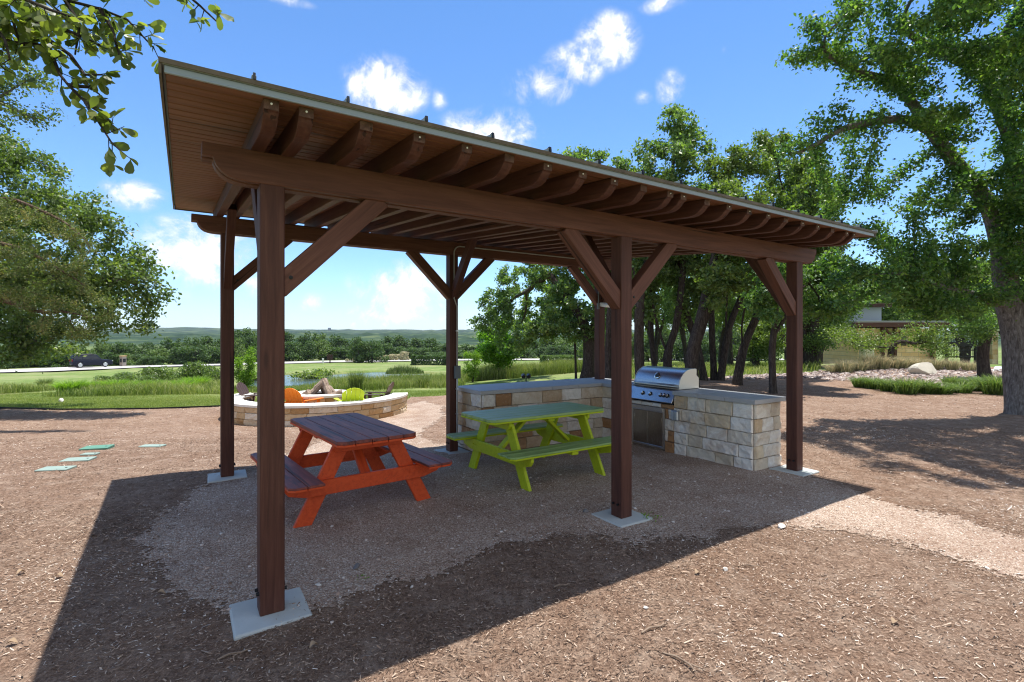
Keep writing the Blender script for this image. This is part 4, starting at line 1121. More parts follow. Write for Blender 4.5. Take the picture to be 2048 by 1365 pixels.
def polyline_nodes(limbs, D, radii=None):
    """limbs: lists of 3-D points; each later limb starts at the nearest existing node"""
    nodes = []; rmin = []
    for li, pts in enumerate(limbs):
        tot = sum((Vector(b) - Vector(a)).length for a, b in zip(pts[:-1], pts[1:])); run = 0.0
        ra, rb = radii[li] if radii else (0, 0)
        pts = [np.array(p, float) for p in pts]
        if li:
            k = int(np.argmin([np.linalg.norm(q - pts[0]) for q, _ in nodes])); prev = k; start = nodes[k][0]
        else: nodes.append((pts[0], -1)); rmin.append(ra); prev = 0; start = pts[0]
        seq = [start] + pts[1:]
        for a, b in zip(seq[:-1], seq[1:]):
            L_ = np.linalg.norm(b - a); m_ = max(1, int(round(L_ / D)))
            for j in range(1, m_ + 1): nodes.append((a + (b - a) * j / m_, prev)); prev = len(nodes) - 1; run += L_ / m_; rmin.append(ra + (rb - ra) * min(1, run / tot))
    return nodes, np.array(rmin)

def make_tree(name, label, limbs, blobs, r_trunk, n_leaf, leaf, mat_leaf, mat_bark, seed, natt=700, D=.26, di=2.2, dk=.42, sig=.15, r_leaf=.022, cat='tree', group=None, up=.5, r_tip=.006, droop=0.0, rskip=0.0, aspect=.56, flare=.5, radii=None):
    rg = np.random.default_rng(seed)
    att = blob_points(blobs, natt, rg)
    nodes, rmin = polyline_nodes(limbs, D, radii)
    P, par = colonize(nodes, att, D, di, dk, rg=rg, droop=droop)
    base = Vector(P[0]); P = P - P[0]
    root = empty(name, base, 0, label, cat, group)
    tr, r, tips = skeleton_mesh('trunk', P, par, r_trunk, r_tip, M[mat_bark], root, rskip=rskip, flare=flare, rmin=rmin if radii else None)
    cand = np.where((r < r_leaf) & (par >= 0))[0]
    w_ = np.where(tips[cand] <= 2, 2.2, 1.0); pick = rg.choice(cand, n_leaf, p=w_ / w_.sum())
    f = rg.uniform(0, 1, (n_leaf, 1)); C = P[pick] * f + P[par[pick]] * (1 - f) + rg.normal(0, sig, (n_leaf, 3)) * np.array([1, 1, .8])
    V, F = leaf_quads(C, leaf, rg, up, aspect)
    tone = rg.normal(0, .12, len(P)); rv = np.clip(rg.beta(2, 2.3, n_leaf) + tone[pick], 0, 1)
    np_mesh('crown', V, F, M[mat_leaf], root, face_attr={'rnd': rv})
    return root
def L(*pts): return [at(*p) for p in pts]

# --- the big oak at the right
g = G(2044, 829)
make_tree('oak_tree', 'large oak with thick rough trunk and spreading limbs at the right edge', [
    [g - Vector((0, 0, .15)), g + Vector((0, 0, .1))] + L((2042, 760, 10.7), (2038, 690, 10.7), (2026, 630, 10.7), (2010, 570, 10.6), (2004, 500, 10.5), (1985, 420, 10.4), (1945, 365, 10.2), (1895, 310, 10.0), (1862, 262, 9.8), (1830, 215, 9.7), (1800, 172, 9.5), (1775, 135, 9.3), (1750, 95, 9.1)),
    L((1800, 172, 9.5), (1760, 155, 9.4), (1715, 145, 9.3), (1675, 122, 9.2), (1640, 100, 9.1)),
    L((1855, 250, 9.8), (1815, 238, 9.6), (1770, 240, 9.5), (1725, 248, 9.4), (1680, 258, 9.3), (1640, 285, 9.3), (1600, 305, 9.3), (1570, 318, 9.3)),
    L((2012, 470, 10.5), (2034, 380, 10.4), (2022, 280, 10.0), (1990, 200, 9.6), (1962, 135, 9.2), (1930, 124, 9.1), (1890, 108, 9.0), (1845, 85, 8.9), (1800, 55, 8.8)),
    L((1962, 135, 9.2), (1985, 108, 9.0), (2010, 70, 8.8), (2040, 20, 8.6), (2070, -40, 8.4)),
    L((2020, 610, 10.7), (1962, 598, 10.4), (1920, 582, 10.1), (1888, 577, 9.8), (1850, 562, 9.5), (1800, 545, 9.2)),
    L((2024, 540, 10.6), (2090, 420, 10.2), (2140, 300, 9.8), (2180, 150, 9.3))],
    [(1590, 112, 9.1, 52, 50), (1660, 80, 9.1, 70, 58), (1700, 150, 9.2, 75, 32), (1690, 20, 8.6, 50, 45), (1775, 55, 8.6, 80, 65), (1860, 40, 8.0, 80, 65), (1950, 45, 7.7, 85, 75), (2050, 60, 7.6, 90, 90), (1900, 150, 8.6, 80, 50), (2000, 165, 8.6, 80, 80), (1815, 135, 9.0, 50, 45),
     (1640, 210, 9.3, 30, 22), (1745, 220, 9.4, 65, 24), (1590, 288, 9.3, 50, 28), (1660, 250, 9.3, 40, 20), (1960, 250, 9.3, 60, 55), (2030, 290, 9.4, 55, 90), (1960, 345, 9.9, 55, 40), (1995, 430, 9.9, 70, 75), (1905, 430, 9.9, 75, 48), (1830, 440, 9.8, 75, 48), (1760, 445, 9.8, 65, 45),
     (1715, 490, 9.7, 50, 45), (1795, 520, 9.6, 85, 55), (1885, 515, 9.7, 75, 55), (1960, 535, 9.8, 60, 45), (1845, 585, 9.5, 65, 35), (1765, 580, 9.5, 55, 35), (2045, 500, 9.9, 45, 80), (1920, 620, 9.6, 55, 28), (1940, 655, 10.2, 40, 20), (1700, 540, 9.9, 55, 50), (1680, 430, 10.2, 50, 40), (1830, 620, 10, 70, 30), (1740, 400, 10.2, 60, 30), (1860, 390, 10.2, 50, 25), (1985, 325, 9.9, 50, 55), (2030, 400, 10, 45, 60), (1900, 470, 10.1, 70, 40), (1800, 480, 10.1, 70, 40), (1700, 600, 10, 50, 30),
     (1800, -50, 7.3, 90, 45), (1900, -80, 6.9, 100, 60), (2010, -60, 6.5, 100, 60), (2100, -140, 6.4, 110, 80), (2160, 80, 7.2, 100, 140), (2170, 330, 8.6, 100, 150), (2200, 550, 10, 100, 90), (1960, -90, 7.6, 130, 70), (1780, -60, 8.4, 100, 60)],
    .26, 94000, .078, 'leaf_big', 'bark', 3, flare=.3, natt=2250, D=.24, di=1.8, dk=.40, sig=.10, r_leaf=.02, r_tip=.005, radii=[(.27, .05), (.09, .03), (.10, .025), (.17, .05), (.10, .05), (.11, .03), (.2, .06)])

# --- the grove behind the pavilion
OAKS = [
 ('gnarled oak with low sprawling limbs just left of the right rear post', (1175, 760), [[(1180, 720), (1178, 680), (1165, 640), (1140, 600), (1110, 560), (1080, 540)], [(1165, 640), (1120, 650), (1070, 680), (1030, 700)], [(1178, 680), (1195, 620), (1190, 540), (1180, 440), (1170, 350)]],
  [(1050, 585, 80, 65), (1005, 640, 60, 50), (1110, 535, 85, 55), (1070, 630, 60, 40), (960, 650, 25, 22), (1150, 600, 70, 60), (1090, 660, 80, 35), (1180, 660, 50, 45), (1160, 330, 55, 45), (1200, 380, 70, 50), (1190, 460, 80, 70), (1030, 700, 40, 22), (985, 605, 35, 35)], .36, 42000, 'leaf_oak'),
 ('slender young oak stem standing left of the gnarled oak', (1152, 760), [[(1151, 720), (1150, 690), (1148, 640), (1140, 580)]], [(1140, 620, 40, 35), (1120, 570, 40, 30)], .07, 5000, 'leaf_oak'),
 ('oak with dark straight trunk between the two front posts, left of the grill', (1217, 768), [[(1216, 720), (1217, 680), (1222, 600), (1230, 520), (1240, 420)]], [(1230, 440, 60, 60), (1250, 540, 60, 50), (1215, 570, 45, 40), (1245, 350, 50, 40)], .17, 15000, 'leaf_oak'),
 ('oak with thick upright trunk rising behind the left end of the grill', (1281, 772), [[(1279, 720), (1277, 660), (1280, 600), (1295, 520), (1320, 430), (1345, 340), (1355, 260)], [(1280, 600), (1262, 520), (1255, 440)], [(1320, 430), (1300, 350)]],
  [(1350, 245, 45, 38), (1300, 300, 35, 30), (1395, 290, 40, 30), (1345, 320, 70, 40), (1325, 410, 70, 60), (1260, 460, 50, 60), (1290, 540, 60, 50), (1285, 620, 35, 25)], .22, 24000, 'leaf_oak'),
 ('thin leaning oak behind the grill hood thermometer', (1311, 764), [[(1308, 720), (1303, 680), (1300, 630), (1310, 560), (1330, 500)]], [(1320, 520, 55, 50), (1340, 450, 50, 50), (1300, 600, 30, 25)], .13, 9000, 'leaf_oak'),
 ('oak whose trunk forks into a wide V behind the grill hood', (1336, 766), [[(1336, 730), (1334, 705), (1322, 675), (1312, 640), (1300, 580), (1300, 520)], [(1334, 705), (1346, 675), (1354, 640), (1362, 590), (1370, 500), (1375, 420)]],
  [(1370, 430, 65, 60), (1400, 500, 60, 55), (1360, 560, 55, 45), (1310, 500, 50, 50), (1380, 610, 35, 25)], .20, 17000, 'leaf_oak'),
 ('big pale trunked oak leaning right directly behind the grill', (1384, 776), [[(1383, 740), (1386, 700), (1394, 670), (1405, 630), (1416, 590), (1424, 540), (1440, 440), (1450, 350)], [(1416, 590), (1436, 560), (1470, 500), (1490, 430)]],
  [(1450, 330, 50, 40), (1480, 420, 70, 60), (1430, 460, 60, 60), (1500, 330, 50, 45), (1450, 560, 60, 45), (1520, 470, 60, 50)], .27, 22000, 'leaf_light'),
 ('dark oak leaning left, crossing behind the pale trunked oak', (1408, 762), [[(1403, 730), (1395, 690), (1380, 650), (1368, 620), (1362, 570), (1355, 500)]], [(1350, 480, 50, 50), (1390, 400, 50, 50), (1370, 580, 40, 30)], .17, 9000, 'leaf_oak'),
 ('dark slim oak standing straight to the right of the grill hood', (1428, 761), [[(1427, 720), (1424, 680), (1422, 630), (1424, 560), (1430, 480)]], [(1430, 500, 50, 50), (1440, 400, 50, 50), (1410, 580, 35, 30)], .15, 10000, 'leaf_oak'),
 ('oak curving right with two stems behind the counter end', (1441, 762), [[(1448, 720), (1452, 680), (1462, 640), (1480, 600), (1510, 560), (1550, 500), (1570, 420)], [(1452, 680), (1452, 640), (1455, 580), (1470, 500)]],
  [(1580, 360, 60, 50), (1560, 440, 70, 60), (1510, 520, 60, 50), (1610, 420, 60, 60), (1470, 480, 50, 50), (1540, 290, 45, 35)], .17, 22000, 'leaf_light'),
 ('oak with slanting reddish trunk between the counter and the right front post', (1474, 771), [[(1480, 735), (1486, 700), (1498, 665), (1512, 635), (1530, 600), (1560, 550), (1590, 480)], [(1486, 700), (1482, 660), (1490, 610), (1510, 560)]],
  [(1600, 470, 60, 60), (1640, 390, 60, 60), (1560, 550, 60, 40), (1650, 480, 50, 50), (1500, 570, 50, 35), (1620, 330, 45, 35)], .19, 20000, 'leaf_light'),
 ('oak with upright grey trunk nearest the right front post, forking above the counter', (1546, 788), [[(1545, 740), (1544, 700), (1546, 670), (1550, 640), (1556, 590), (1570, 520), (1600, 450)], [(1546, 672), (1562, 655), (1576, 620), (1600, 580), (1650, 540)]],
  [(1560, 540, 60, 50), (1610, 560, 60, 45), (1670, 540, 55, 50), (1600, 470, 60, 50), (1520, 600, 45, 35), (1690, 600, 50, 35), (1640, 620, 50, 25)], .125, 20000, 'leaf_big'),
]
for i, (lb, b_, limbs, blobs, rt, nl, lf) in enumerate(OAKS):
    g = G(*b_); Y = g.y; rr = np.random.default_rng(40 + i)
    Ls = [[g - Vector((0, 0, .1)), g + Vector((0, 0, .12))] + [at(u, v, Y + rr.uniform(-.05, .3) * (b_[1] - v) / 200) for u, v in limbs[0]]]
    Ls += [[at(u, v, Y + .2 * j * (b_[1] - v) / 200 * rr.uniform(-1, 1.5)) for u, v in l_] for j, l_ in enumerate(limbs[1:], 1)]
    bl = [(u, v, Y + rr.uniform(-.8, 1.2) + (5.5 if i == 0 and u < 1090 else 0), hu, hv) for u, v, hu, hv in blobs]
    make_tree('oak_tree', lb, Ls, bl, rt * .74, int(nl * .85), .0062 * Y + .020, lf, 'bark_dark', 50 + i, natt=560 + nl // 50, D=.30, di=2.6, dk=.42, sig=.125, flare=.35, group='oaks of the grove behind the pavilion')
# trees a little farther back in the grove and round the right planting
for i, (lb, b_, limb, blobs, rt, nl, lf) in enumerate([
 ('small bright oak on the lawn seen between the leaning trunks', (1512, 737), [(1511, 715), (1510, 690), (1516, 670)], [(1500, 690, 30, 22), (1540, 690, 30, 25), (1520, 660, 40, 25)], .16, 7000, 'leaf_light'),
 ('far oak with straight trunk just right of the right front post, left one', (1612, 735), [(1611, 700), (1608, 660), (1600, 600)], [(1590, 620, 50, 40), (1630, 580, 60, 50), (1600, 540, 50, 40)], .27, 13000, 'leaf_oak'),
 ('far oak with straight trunk just right of the right front post, right one', (1624, 735), [(1622, 700), (1624, 660), (1640, 600)], [(1650, 640, 50, 35), (1680, 590, 55, 45), (1640, 680, 40, 20)], .27, 13000, 'leaf_oak'),
 ('thin pale trunked oak far behind the leaning trunks of the grove', (1461, 737), [(1460, 700), (1458, 650), (1460, 600)], [(1460, 620, 40, 35), (1480, 570, 45, 40)], .15, 7000, 'leaf_light'),
 ('small sprawling oak with low branches in front of the stone building', (1782, 738), [(1780, 712), (1782, 695), (1800, 680), (1830, 690)], [(1735, 680, 30, 14), (1700, 668, 40, 18), (1775, 678, 26, 14), (1858, 690, 36, 26), (1885, 668, 32, 26), (1820, 668, 28, 12), (1890, 712, 28, 16)], .11, 5200, 'leaf_light'),
 ('twisted grey oak behind the border grass, left of the big oak trunk', (1968, 757), [(1966, 720), (1968, 690), (1975, 665), (1985, 630)], [(1960, 640, 45, 22), (1930, 630, 40, 25), (2000, 600, 40, 40), (1985, 655, 25, 15)], .17, 9000, 'leaf_big')]):
    g = G(*b_); Y = g.y; rr = np.random.default_rng(80 + i)
    Ls = [[g - Vector((0, 0, .1)), g + Vector((0, 0, .12))] + [at(u, v, Y) for u, v in limb]]
    if 'sprawling' in lb: Ls += [L((1782, 700, Y), (1760, 695, Y - .2), (1720, 692, Y - .4), (1680, 675, Y - .6), (1650, 655, Y - .8))]
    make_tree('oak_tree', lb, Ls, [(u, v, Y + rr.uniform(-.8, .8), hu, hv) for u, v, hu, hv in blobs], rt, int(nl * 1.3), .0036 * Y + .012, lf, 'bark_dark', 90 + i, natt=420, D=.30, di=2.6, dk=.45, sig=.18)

# --- the left edge: an oak, a juniper and a thin high oak
ZL = zs(-18, 15)
make_tree('oak_tree', 'broad olive green oak filling the left edge and drooping to the lawn', [
    [Vector((-18.2, 15, ZL - .1)), Vector((-18, 15, ZL + 1)), Vector((-17.2, 14.8, 3))] + L((-60, 430, 14.5), (40, 410, 14.3), (110, 430, 14.1)),
    [Vector((-17.2, 14.8, 2.6))] + L((-40, 560, 14.2), (80, 560, 14), (180, 560, 13.9), (260, 560, 13.8)),
    [Vector((-17.8, 15, 1.5))] + L((-60, 660, 14), (40, 670, 13.8), (90, 690, 13.7)),
    L((-60, 430, 14.5), (-20, 340, 14.3), (40, 320, 14.2))],
    [(40, 345, 14.3, 75, 55), (120, 410, 14.2, 85, 65), (60, 450, 14, 110, 75), (195, 465, 14, 60, 55), (150, 545, 13.9, 105, 65), (258, 535, 13.8, 58, 52), (310, 572, 13.8, 36, 38), (230, 605, 13.8, 85, 45), (292, 640, 13.7, 28, 32), (270, 665, 13.7, 20, 18), (60, 565, 14, 95, 65), (120, 640, 13.8, 80, 42), (30, 650, 13.8, 75, 55), (45, 712, 13.6, 55, 24), (-80, 500, 14.5, 120, 180), (-80, 300, 14.5, 90, 90), (10, 285, 14.3, 40, 30), (150, 670, 13.8, 50, 25), (100, 700, 15, 60, 20), (150, 590, 16.3, 85, 45), (60, 620, 16.3, 80, 55), (20, 725, 13.6, 40, 16), (215, 655, 13.8, 45, 18)],
    .34, 62000, .112, 'leaf_left', 'bark', 4, natt=1900, D=.28, di=2.2, dk=.38, sig=.15, r_leaf=.024)
make_tree('juniper_tree', 'brownish green juniper with bare grey limbs in front of the left oak', [
    [Vector((-13.2, 11.3, zs(-13, 11) - .1)), Vector((-13, 11.2, 1)), Vector((-12.8, 11.1, 2.6)), Vector((-12.6, 11.0, 4.6))],
    [Vector((-12.9, 11.1, 1.8))] + L((-40, 585, 10.9), (40, 612, 10.8), (90, 628, 10.7), (120, 620, 10.6), (150, 628, 10.6), (200, 640, 10.6)),
    [Vector((-12.7, 11.1, 3.4))] + L((-40, 405, 10.9), (20, 396, 10.8), (80, 420, 10.7), (140, 450, 10.7), (190, 500, 10.7)),
    [Vector((-12.8, 11.1, 2.6))] + L((-30, 480, 10.9), (50, 500, 10.8), (120, 540, 10.7), (170, 570, 10.7))],
    [(50, 425, 10.8, 95, 25), (120, 470, 10.7, 70, 25), (110, 530, 10.6, 90, 28), (170, 600, 10.6, 75, 22), (60, 580, 10.6, 85, 25), (205, 640, 10.6, 45, 16), (110, 655, 10.6, 75, 22), (20, 500, 10.7, 60, 30), (-60, 500, 10.9, 90, 120), (160, 680, 10.7, 40, 14)],
    .16, 30000, .055, 'leaf_juniper', 'bark_red', 5, natt=950, D=.22, di=2.0, dk=.30, sig=.075, r_leaf=.014, r_tip=.0045, droop=.08, aspect=.34, up=.2)
make_tree('oak_tree', 'thin high oak boughs reaching in above the left oak', [
    [Vector((-11.6, 8.6, zs(-11, 8.6) - .1)), Vector((-11.4, 8.7, 2)), Vector((-11.0, 8.8, 4.2))] + L((-70, 260, 9), (-10, 200, 9), (40, 170, 9), (80, 150, 8.9)),
    L((-10, 200, 9), (40, 225, 8.9), (85, 245, 8.9)), L((-70, 260, 9), (-20, 130, 9), (30, 110, 9))],
    [(50, 150, 9, 55, 30), (85, 180, 8.9, 35, 22), (50, 232, 8.9, 60, 22), (20, 120, 9, 45, 25), (-70, 190, 9, 90, 90), (10, 190, 9, 40, 25)],
    .15, 6500, .062, 'leaf_left', 'bark', 6, natt=330, D=.18, di=1.6, dk=.26, sig=.085, r_leaf=.013, r_tip=.0045)

# --- young tree on its mulch ring, willowy shrubs
g = G(997, 757); Y = g.y
make_tree('young_tree', 'small bright green young tree on a round mulch ring', [[g - Vector((0, 0, .05)), g + Vector((0, 0, .1))] + L((997, 735, Y), (998, 700, Y), (1000, 660, Y))],
    [(988, 712, Y, 42, 22), (1012, 702, Y, 40, 30), (983, 685, Y, 30, 28), (1003, 668, Y, 22, 24), (1008, 645, Y, 12, 20), (970, 705, Y, 16, 16)], .065, 13000, .15, 'leaf_young', 'bark_dark', 21, natt=330, D=.22, dk=.33, sig=.15)
b = MB(); k = 28
rg_ = random.Random(2); V = [(0, 0, .16)] + [(1.0 * math.cos(6.2832 * i / k) * rg_.uniform(.94, 1.06), .9 * math.sin(6.2832 * i / k), -.03) for i in range(k)] + [(.6 * math.cos(6.2832 * i / k), .55 * math.sin(6.2832 * i / k), .12) for i in range(k)]
F = [(0, k + 1 + i, k + 1 + (i + 1) % k) for i in range(k)] + [(1 + i, 1 + (i + 1) % k, k + 1 + (i + 1) % k, k + 1 + i) for i in range(k)]
b.add(V, F); w = NT('dark mulch', .95, .1); w.col(w.ramp(w.noise(w.coord(), 25, 5, .8), [(.3, (.02, .012, .008)), (.7, (.075, .042, .028))]))
o = b.build('mulch_ring', w.m, smooth_sh=True); o.location = g; tag(o, kind='structure')
for b_, blobs, lb, n_ in (((945, 766), [(940, 735, 18, 22), (952, 720, 16, 20), (935, 712, 12, 14)], 'pale green willowy shrub standing left of the young tree', 3600), ((490, 781), [(478, 735, 8, 28), (500, 722, 8, 32), (490, 755, 18, 20), (508, 745, 7, 20)], 'tall bright willow shoots beside the left rear post at the pond', 5200)):
    g = G(*b_); Y = g.y
    make_tree('willow_shrub', lb, [[g - Vector((0, 0, .05)), g + Vector((0, 0, .3))] + [at(blobs[0][0], blobs[0][1], Y)], [g] + [at(blobs[1][0], blobs[1][1], Y)]], [(u, v, Y, hu, hv) for u, v, hu, hv in blobs], .045, n_, .10, 'grass_bright', 'bark_dark', 25 + n_ % 7, natt=230, D=.18, dk=.28, sig=.10, cat='shrub', aspect=.3)

# --- far trees beyond the road, four kinds, copied
def far_tree(seed, n=3400, leaf='leaf_far', ls=.55, name='far_tree', lift=0.0):
    rg = np.random.default_rng(seed); root = empty(name, (0, 0, 0))
    C = []
    lob = [(rg.uniform(-2.6, 2.6), rg.uniform(-2.4, 2.4), rg.uniform(2.2, 6.6), rg.uniform(1.0, 2.1)) for _ in range(15)] + [(rg.uniform(-3, 3), rg.uniform(-3, 3), rg.uniform(.8, 2.2), rg.uniform(1.0, 1.7)) for _ in range(6)]
    for x, y, z, r_ in lob:
        r_ *= 1 - .35 * (z > 5.4)
        k = int(n * r_ ** 2 / sum(q[3] ** 2 for q in lob)); d = rg.normal(0, 1, (k, 3)); d /= np.linalg.norm(d, axis=1)[:, None]
        C.append(np.array([x, y, z]) + d * r_ * rg.uniform(.5, 1.08, (k, 1)) * np.array([1, 1, .8]))
    if lift:
        C = []
        for _ in range(46):
            d = rg.normal(0, 1, 3); d /= np.linalg.norm(d); c = np.array([0, 0, 5.1]) + d * rg.uniform(.5, 1) ** .5 * np.array([3.0, 2.8, 2.2]); r_ = rg.uniform(.45, .95)
            k = n // 46; q = rg.normal(0, .5, (k, 3)); C.append(c + q * r_ * np.array([1.1, 1.1, .75]))
    C = np.concatenate(C); C[:, 2] = np.maximum(C[:, 2], .25)
    V, F = leaf_quads(C, ls, rg, .6)
    np_mesh('crown', V, F, M[leaf], root, face_attr={'rnd': np.clip(rg.beta(2, 2.2, len(C)) + .10 * rg.normal(0, 1, len(C)), 0, 1)})
    b = MB()
    for s in range(3):
        a = rg.uniform(0, 6.28); b.tube([(0, 0, -.6), (.15 * math.cos(a), .15 * math.sin(a), 1.4), (1.3 * math.cos(a), 1.3 * math.sin(a), 3.6), (1.9 * math.cos(a), 1.9 * math.sin(a), 5.2)], [.28, .2, .12, .05], 6)
    b.build('trunk', M['bark_dark'], root); return root
protos = [far_tree(205, 9000, 'leaf_oak', .27, 'oak_tree', 1), far_tree(206, 9000, 'leaf_light', .27, 'oak_tree', 1), far_tree(201), far_tree(202), far_tree(203, 3800), far_tree(204, 3000, 'leaf_far_light')]
kids_of = {p: [c for c in COL.objects if c.parent == p] for p in protos}
used = set()
def put_far(kind, u, Y, top_v, hw, label, group, base=None):
    p = protos[kind]
    if kind in used:
        o = p.copy(); COL.objects.link(o)
        for c in kids_of[p]: d = c.copy(); COL.objects.link(d); d.parent = o
    else: o = p; used.add(kind)
    x = (u - CX) / F_PX * Y; z = zs(x, Y) - .2; top = EYE - (top_v - HY) / F_PX * Y
    o.location = (x, Y, z); o.rotation_euler.z = random.uniform(0, 6.28)
    sz = max(.25, (top - z) / 7.7); sx = hw / F_PX * Y / 3.6
    o.scale = (sx, sx, sz); tag(o, label, 'tree', group); return o
PU = [-80, 200, 300, 350, 430, 470, 500, 560, 600, 640, 700, 760, 790, 830, 890, 950, 1010, 1300]
PV = [692, 690, 692, 680, 672, 662, 655, 668, 672, 668, 684, 690, 668, 684, 690, 690, 680, 668]
rr = random.Random(9); i = 0
for row, (dY, du, dv) in enumerate(((24, 26, -9), (11, 29, 10))):
    u = -70
    while u < 1275:
        tv = float(np.interp(u, PU, PV)) + dv + rr.uniform(-3, 7)
        side = 'left of the pavilion posts' if u < 450 else 'seen between the pavilion posts' if u < 930 else 'seen over the stone counter'
        Y = float(np.interp(u, RU, RYs)) + dY
        put_far(rr.choice([2, 3, 4, 4, 2, 3, 5]), u, Y + rr.uniform(-4, 4), tv, rr.uniform(19, 29), ('dark green tree in the belt beyond the road, ' if row == 0 else 'lower tree in the front of the belt beyond the road, ') + side, 'trees in the belt beyond the road, ' + side + (', front' if row else ''))
        u += du * rr.uniform(.8, 1.2); i += 1
for u, Y, tv, hw in ((1660, 46, 545, 95), (1745, 48, 520, 100), (1840, 50, 500, 105), (1930, 47, 530, 100), (2030, 46, 500, 110), (1590, 60, 560, 70)):
    put_far(rr.choice([0, 0, 1]), u, Y, tv, hw, 'large green tree standing behind the stone building', 'trees behind the stone building')
for u, Y, tv, hw in ((1235, 33, 520, 62), (1310, 36, 505, 66), (1372, 31, 530, 60), (1440, 35, 500, 66), (1505, 32, 520, 62), (1575, 34, 505, 66), (1640, 31, 540, 60)):
    put_far(rr.choice([0, 1]), u, Y, tv, hw, 'oak standing deeper in the grove, behind the leaning trunks', 'oaks deeper in the grove')
u = 1190
while u < 1580:
    put_far(rr.choice([2, 3, 5, 5]), u, 108 + rr.uniform(-8, 8), rr.uniform(640, 668), rr.uniform(26, 36), 'far pale green tree seen through the trunks of the grove', 'far trees seen through the grove'); u += 32 * rr.uniform(.8, 1.2)
put_far(3, 722, 100, 672, 21, 'open crowned tree standing alone on the bank beyond the pond, left of a pair', None)
put_far(4, 744, 100, 676, 23, 'dense crowned tree standing on the bank beyond the pond, right of a pair', None)
put_far(2, 484, 112, 653, 30, 'tall rounded tree rising above the belt between the two left posts', None)

# --- shrubs and hedges near the road
def leaf_box(name, n, size, mat, lump, leaf, seed):
    rg = np.random.default_rng(seed); sx, sy, sz = size
    C = rg.uniform(-1, 1, (n, 3)); ax = rg.integers(0, 3, n); sgn = rg.choice([-1, 1], n); C[np.arange(n), ax] = sgn * rg.uniform(.8, 1.05, n)
    C = C * np.array([sx / 2, sy / 2, sz / 2]); C[:, 2] += sz / 2; C += lump * np.stack([snoise(C[:, 1], C[:, 2], 2, 1), snoise(C[:, 0], C[:, 2], 2, 2), snoise(C[:, 0], C[:, 1], 2, 3)], -1)
    V, F = leaf_quads(C, leaf, rg, .5); return np_mesh(name, V, F, mat, face_attr={'rnd': rg.beta(2, 2, n)})
for (u, v, w_px, h_px, mat, lb, sd) in ((859, 731, 68, 21, 'leaf_far', 'dark clipped hedge on the bank beyond the pond', 1), (1117, 727, 68, 16, 'leaf_far_light', 'yellow green clipped hedge behind the counter, left of the thin oak stem', 2)):
    g = G(u, v); s = g.y / F_PX
    o = leaf_box('hedge', 5200, (w_px * s, 2.2, h_px * s), M[mat], .12, .32, sd); o.location = (g.x, g.y, g.z - .1); tag(o, lb, 'hedge')
pr = None
for i, (u, v, w_px, h_px) in enumerate(((713, 724, 14, 10), (733, 723, 14, 10), (757, 723, 14, 9), (772, 722, 14, 11), (787, 722, 15, 13), (800, 721, 13, 12), (809, 722, 13, 18), (700, 725, 12, 8))):
    g = G(u, v); s = g.y / F_PX
    if pr is None: pr = leaf_box('shrub', 700, (1, 1, 1), M['grass_feather'], .12, .2, 7); o = pr
    else: o = pr.copy(); COL.objects.link(o)
    o.location = (g.x, g.y, g.z - .1); o.scale = (w_px * s, 1.6, h_px * s); o.rotation_euler.z = .4 * i
    tag(o, 'pale grey green shrub in the row beside the road beyond the pond', 'shrub', 'pale shrubs beside the road')
# broad leaved plants standing in the pond
for u, v, r_, lb in ((618, 757, 1.0, 'low clump of broad leaved water plants at the left in the pond'), (640, 752, .7, 'tall dark water plant clump at the right of the pond plants'), (508, 760, .9, 'low water plants at the pond edge between the two left posts')):
    Y = (EYE + 1.27) * F_PX / (v - HY); rg = np.random.default_rng(int(u)); n_ = 900
    C = rg.normal(0, 1, (n_, 3)) * np.array([r_ * .5, .35, .16]); C[:, 2] = np.abs(C[:, 2]) + .05
    V, F = leaf_quads(C, .20, rg, 1.0); o = np_mesh('water_plant', V, F, M['leaf_left'], face_attr={'rnd': rg.uniform(.3, 1, n_)})
    o.location = ((u - CX) / F_PX * Y, Y, -1.27); tag(o, lb, 'plant')

